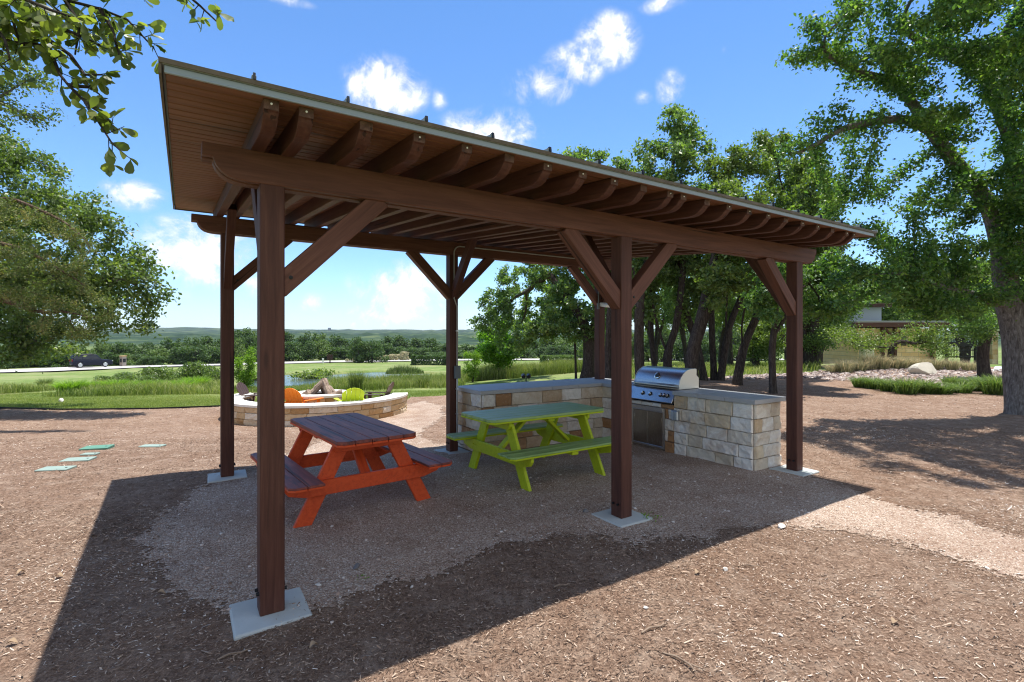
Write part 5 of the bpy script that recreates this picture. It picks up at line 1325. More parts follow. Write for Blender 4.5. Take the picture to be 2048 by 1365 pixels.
# --- the bough hanging in at the top left, close to the camera
nb = empty('live_oak', (-5.0, 1.0, zs(-5, 1)), 0, 'near oak bough with large leaves hanging in at the top left corner', 'tree')
def nl_(p): return np.array(p) - np.array(nb.location)
NL_ = [[(-5.0, 1.0, -.1), (-4.95, 1.0, 1.5), (-4.7, 1.2, 2.9), (-4.0, 1.6, 3.5), (-3.2, 2.0, 3.6), (-2.75, 2.2, 3.5)]]
tw = [[(-140, -60, 2.25), (-20, -40, 2.25), (56, 0, 2.25), (72, 41, 2.25), (90, 75, 2.24), (120, 150, 2.22), (137, 171, 2.2), (171, 205, 2.18), (198, 246, 2.16), (222, 284, 2.15), (243, 304, 2.15)],
      [(-20, -40, 2.25), (70, -30, 2.3), (130, 0, 2.32), (200, 18, 2.33), (255, 40, 2.34), (308, 97, 2.35)],
      [(130, -12, 2.3), (260, -40, 2.3), (360, -22, 2.3), (400, 12, 2.3), (434, 44, 2.3)],
      [(-60, -20, 2.2), (-20, 40, 2.15), (10, 80, 2.1), (20, 120, 2.1)], [(-60, 0, 2.3), (20, 60, 2.4), (60, 90, 2.45), (110, 95, 2.5)],
      [(72, 41, 2.25), (130, 60, 2.3), (180, 80, 2.32), (230, 110, 2.35)], [(90, 75, 2.24), (140, 110, 2.2), (170, 150, 2.2), (205, 150, 2.2)], [(-60, -30, 2.1), (30, -10, 2.05), (100, 20, 2.0), (160, 40, 2.0)], [(137, 171, 2.2), (180, 175, 2.25), (200, 190, 2.28)], [(200, 18, 2.33), (225, 60, 2.3), (238, 110, 2.28)], [(56, 0, 2.25), (40, 50, 2.3), (50, 100, 2.3)], [(-80, 30, 2.2), (-20, 70, 2.2), (30, 85, 2.2), (90, 90, 2.2)], [(-20, -40, 2.25), (90, 0, 2.4), (150, 50, 2.45), (210, 70, 2.5)], [(-60, -60, 2.1), (20, 20, 2.15), (40, 90, 2.2)], [(130, 0, 2.32), (160, 50, 2.3), (150, 110, 2.3)], [(-90, 60, 2.3), (-30, 100, 2.3), (10, 140, 2.3)], [(171, 205, 2.18), (210, 230, 2.2), (228, 262, 2.2)]]
b = MB(); b.tube([nl_(p) for p in NL_[0]], [.16, .13, .10, .06, .035, .02], 10)
rg = np.random.default_rng(12); LV = []; LF = []; LR = []; off = 0
prof = [(-.02, 0), (.14, .05), (.42, .20), (.70, .27), (.90, .20), (1.0, 0)]
def add_leaf(p, d, size):
    global off
    d = d / np.linalg.norm(d); n_ = rg.normal(0, 1, 3) * .7 + np.array([0, -.2, .9]); s = np.cross(n_, d); s /= np.linalg.norm(s) + 1e-9; n_ = np.cross(d, s)
    cup = rg.uniform(-.12, .2); V = []
    for t_, h_ in prof:
        c = p + d * size * t_ - n_ * size * .22 * t_ * t_ * rg.uniform(.4, 1.2)
        V += [c - s * size * h_ + n_ * size * h_ * cup, c, c + s * size * h_ + n_ * size * h_ * cup]
    F = []
    for i in range(len(prof) - 1):
        q = off + i * 3; F += [(q, q + 1, q + 4, q + 3), (q + 1, q + 2, q + 5, q + 4)]
    LV.extend(V); LF.extend(F); LR.extend([float(np.clip(rg.beta(2, 2), 0, 1))] * len(F)); off += len(V)
for ti, t_ in enumerate(tw):
    P_ = [np.array(at(*p)) for p in t_]
    b.tube([nl_(p) for p in P_], [.009 * (1 - .75 * i / (len(P_) - 1)) + .001 for i in range(len(P_))], 6)
    for a, c in zip(P_[:-1], P_[1:]):
        m_ = max(1, int(np.linalg.norm(c - a) / .028))
        for j in range(m_):
            p = a + (c - a) * (j + rg.uniform(0, 1)) / m_
            if rg.uniform() < .88:
                d = (c - a) / np.linalg.norm(c - a) * .6 + rg.normal(0, .7, 3); d /= np.linalg.norm(d); e = p + d * rg.uniform(.03, .10)
                b.tube([nl_(p), nl_(e)], [.0022, .0012], 4)
                for _ in range(rg.integers(3, 7)):
                    q = p + (e - p) * rg.uniform(.35, 1.0); add_leaf(nl_(q), d * .6 + rg.normal(0, .65, 3) + np.array([0, 0, -.25]), rg.uniform(.040, .076))
b.build('trunk', M['bark_dark'], nb, smooth_sh=True)
np_mesh('crown', np.array(LV), np.array(LF), M['leaf_near'], nb, face_attr={'rnd': LR}, smooth_sh=True)
# ================================================================ FAR AND SMALL THINGS
# dark SUV on the road
g = G(196, 737); hd = math.atan2(24, 14)
i_ = int(np.argmin([abs((p.x / p.y) - (196 - CX) / F_PX) for p in cl])); cp_ = cl[i_]; hd = math.atan2(cl[i_ + 1].y - cp_.y, cl[i_ + 1].x - cp_.x)
nrm_ = Vector((-math.sin(hd), math.cos(hd), 0)); cp_ = cp_ + nrm_ * .9
car = empty('suv', (cp_.x, cp_.y, zs(cp_.x, cp_.y) + .17), hd - R(18), 'dark navy SUV driving right on the road at the far left', 'car'); car.scale = (.86, .86, .97)
w = NT('dark navy car paint', .5, .2); w.col((.012, .016, .03)); w.b.inputs['Coat Weight'].default_value = 0; M['car'] = w.m
M['car_glass'] = NT('dark car glass', .06, .6).col((.015, .02, .025)).m
bp = [(-2.62, .42), (-2.64, .80), (-2.56, 1.08), (-1.9, 1.14), (1.25, 1.12), (2.2, 1.04), (2.58, .92), (2.66, .62), (2.60, .36), (2.1, .30), (-2.1, .30)]
b = MB(); b.prism(bp, -.98, .98); b.build('body', M['car'], car, bevel=.07, seg=2, smooth_sh=True)
b = MB(); tp = [(-2.58, 1.09), (-2.48, 1.74), (-2.3, 1.87), (.0, 1.90), (.55, 1.83), (1.22, 1.11)]
V = [(x, -.92 + max(0, z - 1.1) * .20, z) for x, z in tp] + [(x, .92 - max(0, z - 1.1) * .20, z) for x, z in tp]; n = len(tp)
b.add(V, [tuple(range(n)), tuple(reversed(range(n, 2 * n)))] + [(i, i + n, (i + 1) % n + n, (i + 1) % n) for i in range(n)])
b.build('cabin', M['car'], car, bevel=.05, seg=2, smooth_sh=True)
for s in (-1, 1):
    for q in ([(-2.42, 1.20), (-2.34, 1.68), (-1.28, 1.70), (-1.36, 1.20)], [(-1.28, 1.20), (-1.20, 1.71), (-.30, 1.73), (-.30, 1.20)], [(-.22, 1.20), (-.22, 1.73), (.42, 1.70), (.98, 1.20)]):
        b = MB(); V = [(x, s * (.935 - (z - 1.1) * .20), z) for x, z in q] + [(x, s * (.90 - (z - 1.1) * .20), z) for x, z in q]
        b.add(V, [(0, 1, 2, 3), (7, 6, 5, 4)] + [(i, i + 4, (i + 1) % 4 + 4, (i + 1) % 4) for i in range(4)]); b.build('side_window', M['car_glass'], car)
    b = MB(); b.tube([(-2.2, s * .76, 1.88), (.2, s * .76, 1.90)], .025, 6); b.build('roof_rail', M['iron'], car)
    b = MB(); b.box(2.50, 2.66, s * .92 - .16 if s > 0 else -.92, s * .92 if s > 0 else -.76, .78, .93); b.build('headlight', M['chrome'], car, bevel=.02)
    b = MB(); b.box(-2.66, -2.56, min(s * .94, s * .80), max(s * .94, s * .80), .85, 1.25); b.build('tail_light', NT('red lens', .3).col((.25, .01, .01)).m, car, bevel=.02)
    for x in (-1.62, 1.62):
        Mw = Matrix.Translation((x, s * .88, .40)) @ Matrix.Rotation(R(90), 4, 'X')
        b = MB(); b.lathe([(0, -.14), (.34, -.14), (.40, -.11), (.40, .11), (.34, .14), (0, .14)], 20, Mw); ty = b.build('wheel', M['rubber'], car, smooth_sh=True)
        b = MB(); b.lathe([(0, -.15), (.27, -.15), (.29, -.13), (.29, .13), (.27, .15), (0, .15)], 16, Mw); b.build('rim', M['galv'], ty, smooth_sh=True)
# mailbox pillar, signboard, marker post
g = G(246, 735)
mp = empty('mailbox_pillar', g, hd, 'brown brick mailbox pillar beside the road, right of the SUV', 'pillar')
w = NT('brown brick', .9); v = w.coord(); br = w.n('TexBrick', Vector=v, Scale=5.0); br.inputs['Color1'].default_value = (.28, .15, .09, 1); br.inputs['Color2'].default_value = (.20, .10, .06, 1); br.inputs['Mortar'].default_value = (.35, .30, .25, 1); w.col(br.outputs[0]); M['brick'] = w.m
b = MB(); b.box(-.30, .30, -.30, .30, -.1, 1.62); b.build('shaft', M['brick'], mp, bevel=.01)
b = MB(); b.box(-.36, .36, -.36, .36, 1.621, 1.76); b.build('cap', M['stone_gold'], mp, bevel=.02)
b = MB(); b.box(-.2, .2, -.32, -.301, .75, 1.3); b.box(-.32, -.301, -.2, .2, .75, 1.3); b.build('mail_door', M['black'], mp)
g = G(660, 727); s_ = g.y / F_PX
sg = empty('signboard', g, 0, 'dark brown board on a short post in front of the far road', 'sign')
b = MB(); b.box(-6 * s_, 6 * s_, -.06, .06, 6 * s_, 17 * s_); b.build('board', M['stain_dark'], sg, bevel=.02)
b = MB(); b.box(-.10, .10, -.055, .055, -.1, 5.99 * s_); b.build('post', M['stain_dark'], sg)
g = G(646, 727); o = MB(); o.box(-.12, .12, -.12, .12, 0, .9); o.box(-.15, .15, -.15, .15, .901, .96); o = o.build('marker_post', M['white_paint'], bevel=.02); o.location = g; tag(o, 'small white marker post beside the far road, left of the dark board', 'post')
# water tower and houses on the hills
g = Vector(((659 - CX) / F_PX * 1900, 1900, 0)); k = 1900 / F_PX
wt = empty('water_tower', (g.x, g.y, (HY - 668) * k + EYE - 4), 0, 'tiny grey water tower on the far hilltop', 'water tower')
M['far_grey'] = NT('far grey', .8).col((.30, .33, .36)).m
b = MB(); b.lathe([(2.2 * k / 1.9, 0), (1.5 * k / 1.9, 8 * k)], 12); b.build('shaft', M['far_grey'], wt)
b = MB(); b.lathe([(1.6 * k, 8.01 * k), (3.0 * k, 11 * k), (3.1 * k, 14 * k), (0, 14.6 * k)], 16); b.build('tank', M['far_grey'], wt)
rr = random.Random(4)
for (u, v, wp, lb) in ((327, 669, 12, 'white house with wide front on the far hill left of the posts'), (396, 670, 6, 'tiny white house on the far hill nearest the left rear post'), (669, 673, 8, 'white house below the water tower on the far hill'), (757, 671, 10, 'pale long house on the far hill above the pond'), (852, 671, 9, 'white house on the far hill above the dark hedge'), (934, 697, 6, 'small white gabled house right of the conduit post')):
    Y = 1500 if v < 690 else 190; k = Y / F_PX
    h = empty('far_house', ((u - CX) * k, Y, EYE - (v + 2 - HY) * k - .5 * k), rr.uniform(-.3, .3), lb, 'house')
    b = MB(); b.box(-wp / 2 * k, wp / 2 * k, -3 * k, 3 * k, -4 * k, 2.6 * k); b.build('wall', M['white_paint'], h)
    b = MB(); b.prism([(-wp / 2 * k - .4 * k, 2.61 * k), (wp / 2 * k + .4 * k, 2.61 * k), (wp * .25 * k, 4.4 * k), (-wp * .25 * k, 4.4 * k)], -3.3 * k, 3.3 * k); b.build('roof', M['far_grey'], h)

# stone building, gate and pillars behind the right planting
BY = 33.0; k = BY / F_PX
def bx(u): return (u - CX) * k
def bz(v): return EYE - (v - HY) * k
bd = empty('stone_building', (bx(1820), BY, 0), 0, 'golden stone building with brown timber eaves behind the feather grass', 'building')
def B_(u0, u1, d0, d1, v0, v1, nm, mat, par=bd, bevel=.01):
    b = MB(); b.box(bx(min(u0, u1)) - bx(1820), bx(max(u0, u1)) - bx(1820), d0, d1, bz(max(v0, v1)), bz(min(v0, v1))); return b.build(nm, mat, par, bevel=bevel)
w = NT('golden ashlar', .9); v = w.coord('Object', (1, 1, 1)); 
vv = w.n('CombineXYZ'); sp = w.n('SeparateXYZ', Vector=v); w.t.links.new(sp.outputs[0], vv.inputs[0]); w.t.links.new(sp.outputs[2], vv.inputs[1])
br = w.n('TexBrick', Vector=vv.outputs[0], Scale=1.0); br.inputs['Brick Width'].default_value = .55; br.inputs['Row Height'].default_value = .26; br.inputs['Mortar Size'].default_value = .012
br.inputs['Color1'].default_value = (.68, .45, .20, 1); br.inputs['Color2'].default_value = (.80, .60, .34, 1); br.inputs['Mortar'].default_value = (.34, .27, .19, 1)
w.col(w.mix(w.vramp(w.noise(v, 2.5, 4), [(.4, 0), (.7, .5)]), br.outputs[0], (.62, .34, .12))); M['ashlar'] = w.m
B_(1716, 1872, 0, 4, 657, 740, 'wall', M['ashlar'])
B_(1700, 1890, -.5, 4.4, 646, 655, 'eave_beam', M['stain'])
B_(1703, 1887, -.45, 4.35, 642.5, 645.8, 'roof', M['roof'])
B_(1716, 1790, 1.2, 5, 613, 642, 'upper_wall', NT('blue grey render', .8).col((.33, .38, .42)).m)
ur = B_(1708, 1800, .7, 5.4, 606, 612.8, 'upper_roof', M['stain_dark'])
wd = B_(1802, 1812, -.06, -.002, 672, 692, 'window', M['stain']); B_(1803.2, 1810.8, -.075, -.061, 674, 690, 'pane', M['car_glass'], wd)
for u in (1760, 1784, 1858):
    p = B_(u - 2.2, u + 2.2, -.35, -.12, 655.2, 745, 'post', M['stain'])
a = Vector((bx(1784) - bx(1820), -.23, bz(678))); timber('brace', bd, a, Vector((bx(1806) - bx(1820), -.23, bz(656))), .12, .14, M['stain']); timber('brace', bd, a, Vector((bx(1764) - bx(1820), -.23, bz(657))), .12, .14, M['stain'])
gt = empty('iron_gate', (bx(1915), BY - .6, 0), 0, 'black iron picket gate beside the stone building', 'gate')
b = MB()
for i in range(26):
    x = bx(1878 + i * 3.1) - bx(1915); b.box(x - .014, x + .014, -.014, .014, bz(716), bz(662))
b.build('pickets', M['iron'], gt)
b = MB()
for v in (664, 700, 713): b.box(bx(1876) - bx(1915), bx(1957) - bx(1915), -.03, .03, bz(v + 1.3), bz(v - 1.0))
b.box(bx(1876) - bx(1915), bx(1935) - bx(1915), -.02, .02, bz(692), bz(684)); b.build('rails', M['iron'], gt)
for u in (1877, 1934, 1956):
    b = MB(); b.box(bx(u - 2) - bx(1915), bx(u + 2) - bx(1915), -.06, .06, bz(735), bz(660)); b.build('gate_post', M['iron'], gt)
for (u0, u1, d, v0, v1, mat, lb) in ((1950, 1962, -1.0, 662, 745, M['brick'], 'reddish gate pillar between the iron gate and the twisted trunk'), (1976, 2008, -1.5, 664, 742, M['stone'], 'grey and golden stone pillar behind the twisted trunk'), (1698, 1716, -1.2, 694, 735, M['stone'], 'small grey stone pillar at the left end of the building')):
    b = MB(); rg = np.random.default_rng(int(u0)); wd_ = (u1 - u0) * k; z0, z1 = bz(v1), bz(v0); nz = max(3, int((z1 - z0) / .28)); zz = [z0 + (z1 - z0) * i / nz for i in range(nz + 1)]
    pe = empty('stone_pillar', ((bx(u0) + bx(u1)) / 2, BY + d, 0), 0, lb, 'pillar')
    bb = MB(); bb.box(-wd_ / 2 + .03, wd_ / 2 - .03, -wd_ / 2 + .03, wd_ / 2 - .03, z0, z1); bb.build('mortar_core', M['mortar'], pe)
    for a_ in range(4):
        c_, s_2 = math.cos(a_ * math.pi / 2), math.sin(a_ * math.pi / 2)
        def Pp(a, z, o, c_=c_, s_2=s_2): 
            x, y = -wd_ / 2 + a, -(wd_ / 2 - .03 + o); return Vector((c_ * x - s_2 * y, s_2 * x + c_ * y, z))
        courses(b, Pp, wd_, zz, rg, .25, .5, out=.02)
    b.build('stone_facing', mat if mat != M['brick'] else M['stone_gold'], pe)
    b = MB(); b.box(-wd_ / 2 - .06, wd_ / 2 + .06, -wd_ / 2 - .06, wd_ / 2 + .06, z1 + .001, z1 + .09); b.build('cap', M['cap'], pe, bevel=.01)

# ---------------------------------------------------------------- small things on the ground
def rock(name, p, size, mat, seed, label, cat='rock', group=None, flat=.6, sub=3):
    bm = bmesh.new(); bmesh.ops.create_icosphere(bm, subdivisions=sub, radius=1); r_ = np.random.default_rng(seed); o_ = r_.uniform(0, 40, 3)
    pl = [(Vector(r_.normal(0, 1, 3)).normalized(), r_.uniform(.45, .85)) for _ in range(11)]
    for v in bm.verts:
        c = v.co.copy()
        for n_, d_ in pl:
            e = c.dot(n_) - d_
            if e > 0: c -= n_ * e * .96
        c *= 1 + .06 * float(snoise(c.x * 3 + o_[0] + c.z, c.y * 3 + o_[1] - c.z, 1, 8))
        v.co = Vector((c.x * size[0], c.y * size[1], c.z * size[2]))
    me = bpy.data.meshes.new(name); bm.to_mesh(me); bm.free()
    o = link(name, me, mat); o.location = p; o.rotation_euler.z = r_.uniform(0, 6.28) if group is None and cat != 'boulder' else 0
    return tag(o, label, cat, group)
M['boulder'] = slab_mat('weathered pale boulder', (.60, .55, .45), .9, (.35, .31, .26))
M['pebble_grey'] = slab_mat('grey river stone', (.16, .15, .145), .7, (.3, .29, .28))
M['pebble_white'] = slab_mat('white stone', (.62, .58, .52), .8, (.4, .36, .3))
g = G(1862, 752); rock('boulder', g + Vector((0, .3, .18)), (.56, .36, .36), M['boulder'], 4, 'large pale boulder lying on the river rock bed', 'boulder')
g = G(713, 1142); rock('river_stone', (g.x, g.y, float(zm(g.x, g.y)) + .012), (.040, .026, .020), M['pebble_grey'], 5, 'smooth dark grey stone on the gravel in front of the orange table', 'stone')
g = G(1171, 1030); rock('river_stone', (g.x, g.y, float(zm(g.x, g.y)) + .012), (.038, .03, .022), M['pebble_grey'], 6, 'dark stone at the left corner of the middle front footing', 'stone')
g = G(123, 806); rock('garden_stone', g + Vector((0, 0, .06)), (.085, .08, .11), M['pebble_white'], 7, 'white upright stone on the shaded lawn at the left', 'stone')
g = G(1296, 895); rock('garden_stone', (g.x, g.y, float(zm(g.x, g.y)) + .01), (.05, .035, .012), M['pebble_white'], 8, 'flat white stone in front of the grill doors', 'stone')
g = G(1122, 886); 
for i, (u, v, s, lb) in enumerate(((1562, 1062, .05, 'tan stone chip where the gravel path leaves the pavilion shade'), (664, 1058, .022, 'white stone under the near leg of the orange table'), (636, 1180, .022, 'white stone just right of the nearest footing'), (1292, 1223, .022, 'pale grey round stone on the sunlit mulch near the shade edge'), (1560, 1280, .02, 'pale stone at the lower right, right one of two'), (1450, 1148, .03, 'pale split stone in the sunlit mulch'), (824, 1178, .018, 'small white stone on the shaded gravel right of the dark grey stone'))):
    g = G(u, v); rock('loose_stone', (g.x, g.y, float(zm(g.x, g.y)) + s * .3), (s, s * .6, s * .45), M['pebble_white'], 20 + i, lb, 'stone')
# dead leaves and sticks
w = NT('dry leaf', .85); w.col((.33, .235, .15)); M['dry'] = w.m
w = NT('grey stick', .9); w.col(w.ramp(w.noise(w.coord('Object', (1, 9, 9)), 12, 4), [(.3, (.13, .085, .06)), (.7, (.38, .29, .21))])); M['stick'] = w.m
for i, (u, v, rz, lb) in enumerate(((24, 1300, .4, 'curled dry leaf at the lower left edge'), (42, 1152, 1.2, 'small yellow dry leaf on the sunlit mulch at the left'), (118, 1160, .2, 'pale dry leaf on the sunlit mulch right of the yellow one'), (1395, 1152, .8, 'pale curled dry leaf on the mulch right of the shade edge'), (1790, 1255, .5, 'crumpled white leaf on the mulch at the lower right'), (628, 1302, .9, 'pale curled leaf in the shade below the nearest footing'), (322, 1200, .3, 'brown dry leaf in the shade left of the nearest footing'))):
    g = G(u, v); V = []; n = 7
    for j in range(n):
        t = j / (n - 1); w2 = .018 * math.sin(math.pi * min(1, t * 1.02 + .02)) ** .7
        for s in (-1, 0, 1): V.append((t * .05 - .025, s * w2, .006 + .014 * abs(s) * math.sin(3 * t) + .008 * math.sin(4 * t)))
    F = [(j * 3 + s, j * 3 + s + 1, j * 3 + s + 4, j * 3 + s + 3) for j in range(n - 1) for s in (0, 1)]
    b = MB(); b.add(V, F); o = b.build('dry_leaf', M['dry'], smooth_sh=True); o.location = (g.x, g.y, float(zm(g.x, g.y)) + .006); o.rotation_euler.z = rz; tag(o, lb, 'leaf')
for i, (u, v, ln, rz, lb) in enumerate(((1125, 1182, .12, .35, 'pale straight stick lying along the shade edge'), (1365, 1335, .22, -.7, 'forked grey stick at the bottom right of the middle'), (1500, 1143, .10, -.15, 'dark thick twig on the sunlit mulch'), (1040, 980, .10, .3, 'thin twig on the gravel below the green table'), (1310, 1265, .20, .5, 'long thin pale twig on the sunlit mulch'), (470, 1318, .16, .6, 'bleached sliver in the shade at the bottom left'))):
    g = G(u, v); b = MB(); b.tube([(-ln / 2, 0, .006), (-ln / 6, .008, .012), (ln / 6, -.006, .010), (ln / 2, .01, .006)], [.004, .0055, .005, .002], 6)
    if 'forked' in lb: b.tube([(ln / 6, -.006, .010), (ln * .42, -.05, .012)], [.004, .002], 5)
    o = b.build('stick', M['stick'], smooth_sh=True); o.location = (g.x, g.y, float(zm(g.x, g.y)) + .005); o.rotation_euler.z = rz; tag(o, lb, 'stick')
# two weeds
for i, (u, v, n_, s_, lb) in enumerate(((1300, 1043, 34, .055, 'small green weed at the right corner of the middle front footing'), (724, 1163, 16, .03, 'tiny green weed on the shaded gravel below the dark grey stone'))):
    g = G(u, v); rg = np.random.default_rng(70 + i); C = rg.normal(0, 1, (n_, 3)) * np.array([s_, s_, s_ * .3]); C[:, 2] = np.abs(C[:, 2]) + .008
    V, F = leaf_quads(C, s_ * .5, rg, 1.2); o = np_mesh('weed', V, F, M['grass_bright'], face_attr={'rnd': rg.uniform(0, .6, n_)}); o.location = (g.x, g.y, float(zm(g.x, g.y))); tag(o, lb, 'weed')
# green valve box lids
for (u, v, lx, ly, rz, up_, lb) in ((112, 943, .34, .20, .15, .0, 'pale green valve lid nearest the camera at the left'), (156, 922.5, .34, .22, .25, .0, 'pale green valve lid second from the front'), (180, 912.5, .20, .12, .1, .0, 'smallest green valve lid between the two larger ones'), (194, 901, .36, .26, .3, .018, 'raised darker green valve lid at the back of the row'), (305, 895, .34, .16, .05, .0, 'pale green valve lid alone to the right of the others')):
    g = G(u, v); vb = empty('valve_lid', (g.x, g.y, float(zm(g.x, g.y)) + .004), rz, lb, 'valve lid')
    b = MB(); b.box(-lx / 2, lx / 2, -ly / 2, ly / 2, -.05, .014 + up_); b.build('lid', M['valve'] if not up_ else slab_mat('green plastic lid', (.10, .24, .17), .6, (.2, .3, .25)), vb, bevel=.006, seg=2)
    b = MB(); b.lathe([(0, .0142 + up_), (.012, .0142 + up_), (.012, .018 + up_), (0, .019 + up_)], 10, Matrix.Translation((lx * .33, 0, 0))); b.build('bolt', M['iron'], vb)

# ================================================================ SKY, SUN, CAMERA
sun_dir = Vector((CYAW * .50 - SYAW * .18, SYAW * .50 + CYAW * .18, 2.8)).normalized()     # towards the sun
ELEV = math.asin(sun_dir.z); AZ = math.atan2(sun_dir.x, sun_dir.y)
sd = bpy.data.lights.new('sun', 'SUN'); sd.energy = SUN; sd.angle = R(.53); sd.color = (1.0, .965, .91)
so = bpy.data.objects.new('sun', sd); COL.objects.link(so); so.rotation_euler = (-sun_dir).to_track_quat('-Z', 'Y').to_euler()

wd = bpy.data.worlds.new('World'); SC.world = wd; wd.use_nodes = True
T = wd.node_tree; bg = T.nodes['Background']; lk = T.links.new
def WN(kind, **kw):
    n = T.nodes.new('ShaderNode' + kind)
    for k_, v in kw.items():
        if k_ in n.inputs:
            if isinstance(v, bpy.types.NodeSocket): lk(v, n.inputs[k_])
            else: n.inputs[k_].default_value = v
        else: setattr(n, k_, v)
    return n
def wm(op, a, b=0.0, clamp=False):
    n = T.nodes.new('ShaderNodeMath'); n.operation = op; n.use_clamp = clamp
    for i, v in ((0, a), (1, b)):
        if isinstance(v, bpy.types.NodeSocket): lk(v, n.inputs[i])
        else: n.inputs[i].default_value = v
    return n.outputs[0]
sky = WN('TexSky', sky_type='NISHITA', sun_disc=False, sun_elevation=ELEV, sun_rotation=AZ, altitude=250, air_density=1.0, dust_density=.55, ozone_density=1.6)
tint = WN('Mix', data_type='RGBA', blend_type='MULTIPLY'); tint.inputs[0].default_value = 1.0; lk(sky.outputs[0], tint.inputs[6])
gd = WN('TexCoord').outputs['Generated']
sepw = WN('SeparateXYZ', Vector=gd)
tr = WN('ValToRGB', Fac=sepw.outputs[2]); te = tr.color_ramp.elements
te[0].position = 0.0; te[0].color = SKY_LOW; te[1].position = .62; te[1].color = SKY_TOP
tm = te.new(.16); tm.color = SKY_MID
lk(tr.outputs[0], tint.inputs[7])
az = wm('ARCTAN2', sepw.outputs[0], sepw.outputs[1]); elv = wm('ARCSINE', sepw.outputs[2])
nz1 = WN('TexNoise', Vector=gd, Scale=8.0, Detail=8.0, Roughness=.62, Distortion=.6).outputs['Fac']
nz2 = WN('TexNoise', Vector=gd, Scale=24.0, Detail=7.0, Roughness=.65, Distortion=.4).outputs['Fac']
def px_dir(u, v):
    x, z = (u - CX) / F_PX, -(v - HY) / F_PX; return math.atan2(x, 1), math.atan2(z, math.hypot(x, 1))
CLOUDS = [(772, 172, 88, 64, .0, 1.2), (1085, 172, 80, 42, .35, 1.25), (1150, 130, 70, 50, .7, 1.15), (1212, 85, 70, 62, .8, 1.25), (985, 262, 110, 50, .1, 1.15), (268, 388, 68, 36, 0, 1.2), (405, 505, 135, 84, .0, 1.2), (470, 560, 110, 40, 0, .8), (805, 590, 112, 66, .0, 1.25), (740, 630, 90, 40, 0, .9), (625, 605, 34, 22, 0, .95), (1342, 175, 34, 40, -.3, .8), (880, 195, 22, 34, -.5, .45), (880, 640, 200, 40, 0, .65), (1330, 10, 55, 22, 0, .7), (575, 2, 60, 14, 0, .6), (1285, 195, 25, 18, 0, .5), (350, 590, 90, 22, 0, .5), (1447, 100, 12, 16, 0, .35)]
CLOUDS += [(-700, 300, 200, 90, 0, 1), (2500, 350, 180, 80, 0, 1)]
tot = None
for (u, v, hu, hv, rot, amt) in CLOUDS:
    a0, e0 = px_dir(u, v); cosf = 1 / math.hypot(1, (u - CX) / F_PX)
    ra, re = hu / F_PX * cosf ** 2, hv / F_PX * cosf * math.cos(e0) ** 2
    dx = wm('MULTIPLY', wm('SUBTRACT', az, a0), 1 / ra); dy = wm('MULTIPLY', wm('SUBTRACT', elv, e0), 1 / re)
    if rot:
        c_, s_ = math.cos(rot), math.sin(rot)
        dx, dy = wm('ADD', wm('MULTIPLY', dx, c_), wm('MULTIPLY', dy, s_)), wm('SUBTRACT', wm('MULTIPLY', dy, c_), wm('MULTIPLY', dx, s_))
    r2 = wm('SQRT', wm('ADD', wm('MULTIPLY', dx, dx), wm('MULTIPLY', dy, dy)))
    m_ = wm('MULTIPLY', wm('SUBTRACT', 1.25, r2, False), amt)
    m_ = wm('MAXIMUM', m_, 0.0)
    tot = m_ if tot is None else wm('MAXIMUM', tot, m_)
nn = wm('ADD', wm('MULTIPLY', wm('SUBTRACT', nz1, .5), 3.6), wm('MULTIPLY', wm('SUBTRACT', nz2, .5), 2.0))
den = wm('ADD', tot, wm('MULTIPLY', nn, wm('MINIMUM', wm('MULTIPLY', tot, 1.6), 1.0)))
mr = WN('MapRange', Value=den, interpolation_type='SMOOTHSTEP'); mr.inputs[1].default_value = .15; mr.inputs[2].default_value = 1.35
# unseen broken clouds added overhead and behind as neutral fill light
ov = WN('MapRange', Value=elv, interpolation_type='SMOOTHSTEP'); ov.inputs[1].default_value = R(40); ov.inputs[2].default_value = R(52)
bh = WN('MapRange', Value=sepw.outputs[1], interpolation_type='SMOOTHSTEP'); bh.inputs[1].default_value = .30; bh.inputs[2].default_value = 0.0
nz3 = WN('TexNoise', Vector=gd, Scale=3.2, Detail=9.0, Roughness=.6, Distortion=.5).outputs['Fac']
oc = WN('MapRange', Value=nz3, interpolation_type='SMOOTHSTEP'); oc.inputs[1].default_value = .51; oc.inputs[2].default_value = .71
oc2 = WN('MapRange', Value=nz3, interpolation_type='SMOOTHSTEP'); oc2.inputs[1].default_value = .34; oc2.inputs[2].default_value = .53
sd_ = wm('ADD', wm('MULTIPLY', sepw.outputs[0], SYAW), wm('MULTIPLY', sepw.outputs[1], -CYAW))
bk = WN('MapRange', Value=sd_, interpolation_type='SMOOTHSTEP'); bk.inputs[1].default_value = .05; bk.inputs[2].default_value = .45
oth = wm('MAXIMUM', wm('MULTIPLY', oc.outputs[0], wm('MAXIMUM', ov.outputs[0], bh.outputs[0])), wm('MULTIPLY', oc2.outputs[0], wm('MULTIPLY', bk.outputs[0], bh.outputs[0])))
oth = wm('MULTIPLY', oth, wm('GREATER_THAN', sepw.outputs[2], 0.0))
cov = wm('MAXIMUM', wm('MULTIPLY', mr.outputs[0], wm('GREATER_THAN', tot, 0.02)), oth)
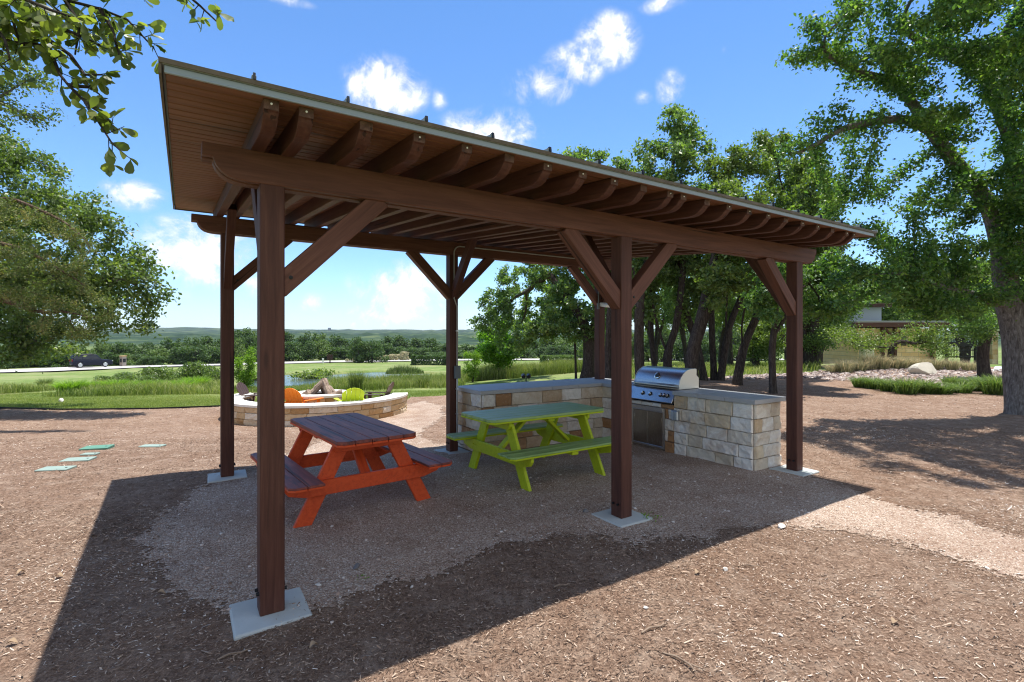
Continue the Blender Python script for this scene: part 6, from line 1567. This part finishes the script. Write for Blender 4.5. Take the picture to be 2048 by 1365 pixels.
inner = WN('MapRange', Value=wm('ADD', den, wm('MULTIPLY', nn, .35))); inner.inputs[1].default_value = .6; inner.inputs[2].default_value = 1.5
cc = WN('Mix', data_type='RGBA'); lk(inner.outputs[0], cc.inputs[0]); cc.inputs[6].default_value = CLOUD_A; cc.inputs[7].default_value = CLOUD_B
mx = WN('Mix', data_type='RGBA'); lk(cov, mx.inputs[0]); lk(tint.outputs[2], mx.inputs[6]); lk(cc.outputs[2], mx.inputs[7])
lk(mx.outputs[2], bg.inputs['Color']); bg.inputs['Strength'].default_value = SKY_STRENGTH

if HAZE > 0:
    b = MB(); b.box(-3400, 3400, -40, 3300, -40, 160)
    hm = bpy.data.materials.new('air'); hm.use_nodes = True; hn = hm.node_tree; hn.nodes.remove(hn.nodes['Principled BSDF'])
    pv = hn.nodes.new('ShaderNodeVolumePrincipled'); pv.inputs['Density'].default_value = HAZE; pv.inputs['Color'].default_value = (.78, .86, 1, 1); pv.inputs['Anisotropy'].default_value = .1
    hn.links.new(pv.outputs[0], hn.nodes['Material Output'].inputs['Volume'])
    tag(b.build('haze', hm), 'pale haze in the air', 'haze', kind='stuff')

cd = bpy.data.cameras.new('camera'); co = bpy.data.objects.new('camera', cd); COL.objects.link(co)
cd.sensor_width = 36; cd.lens = F_PX / 2048 * 36; cd.shift_y = -(682.5 - HY) / 2048
cd.clip_start = .05; cd.clip_end = 9000
co.location = (0, 0, EYE); co.rotation_euler = (R(90), 0, 0); SC.camera = co

SC.render.engine = 'CYCLES'
SC.view_settings.view_transform = 'Standard'; SC.view_settings.look = 'None'; SC.view_settings.exposure = EXPOSURE; SC.view_settings.gamma = 1
cy = SC.cycles; cy.use_denoising = DENOISE; cy.pixel_filter_type = 'BLACKMAN_HARRIS'; cy.filter_width = 1.15; cy.max_bounces = 8; cy.diffuse_bounces = 4; cy.glossy_bounces = 3; cy.transmission_bounces = 4; cy.volume_bounces = 0; cy.transparent_max_bounces = 8
cy.use_adaptive_sampling = True; cy.adaptive_threshold = .01
SC.render.resolution_x = 1024; SC.render.resolution_y = 682
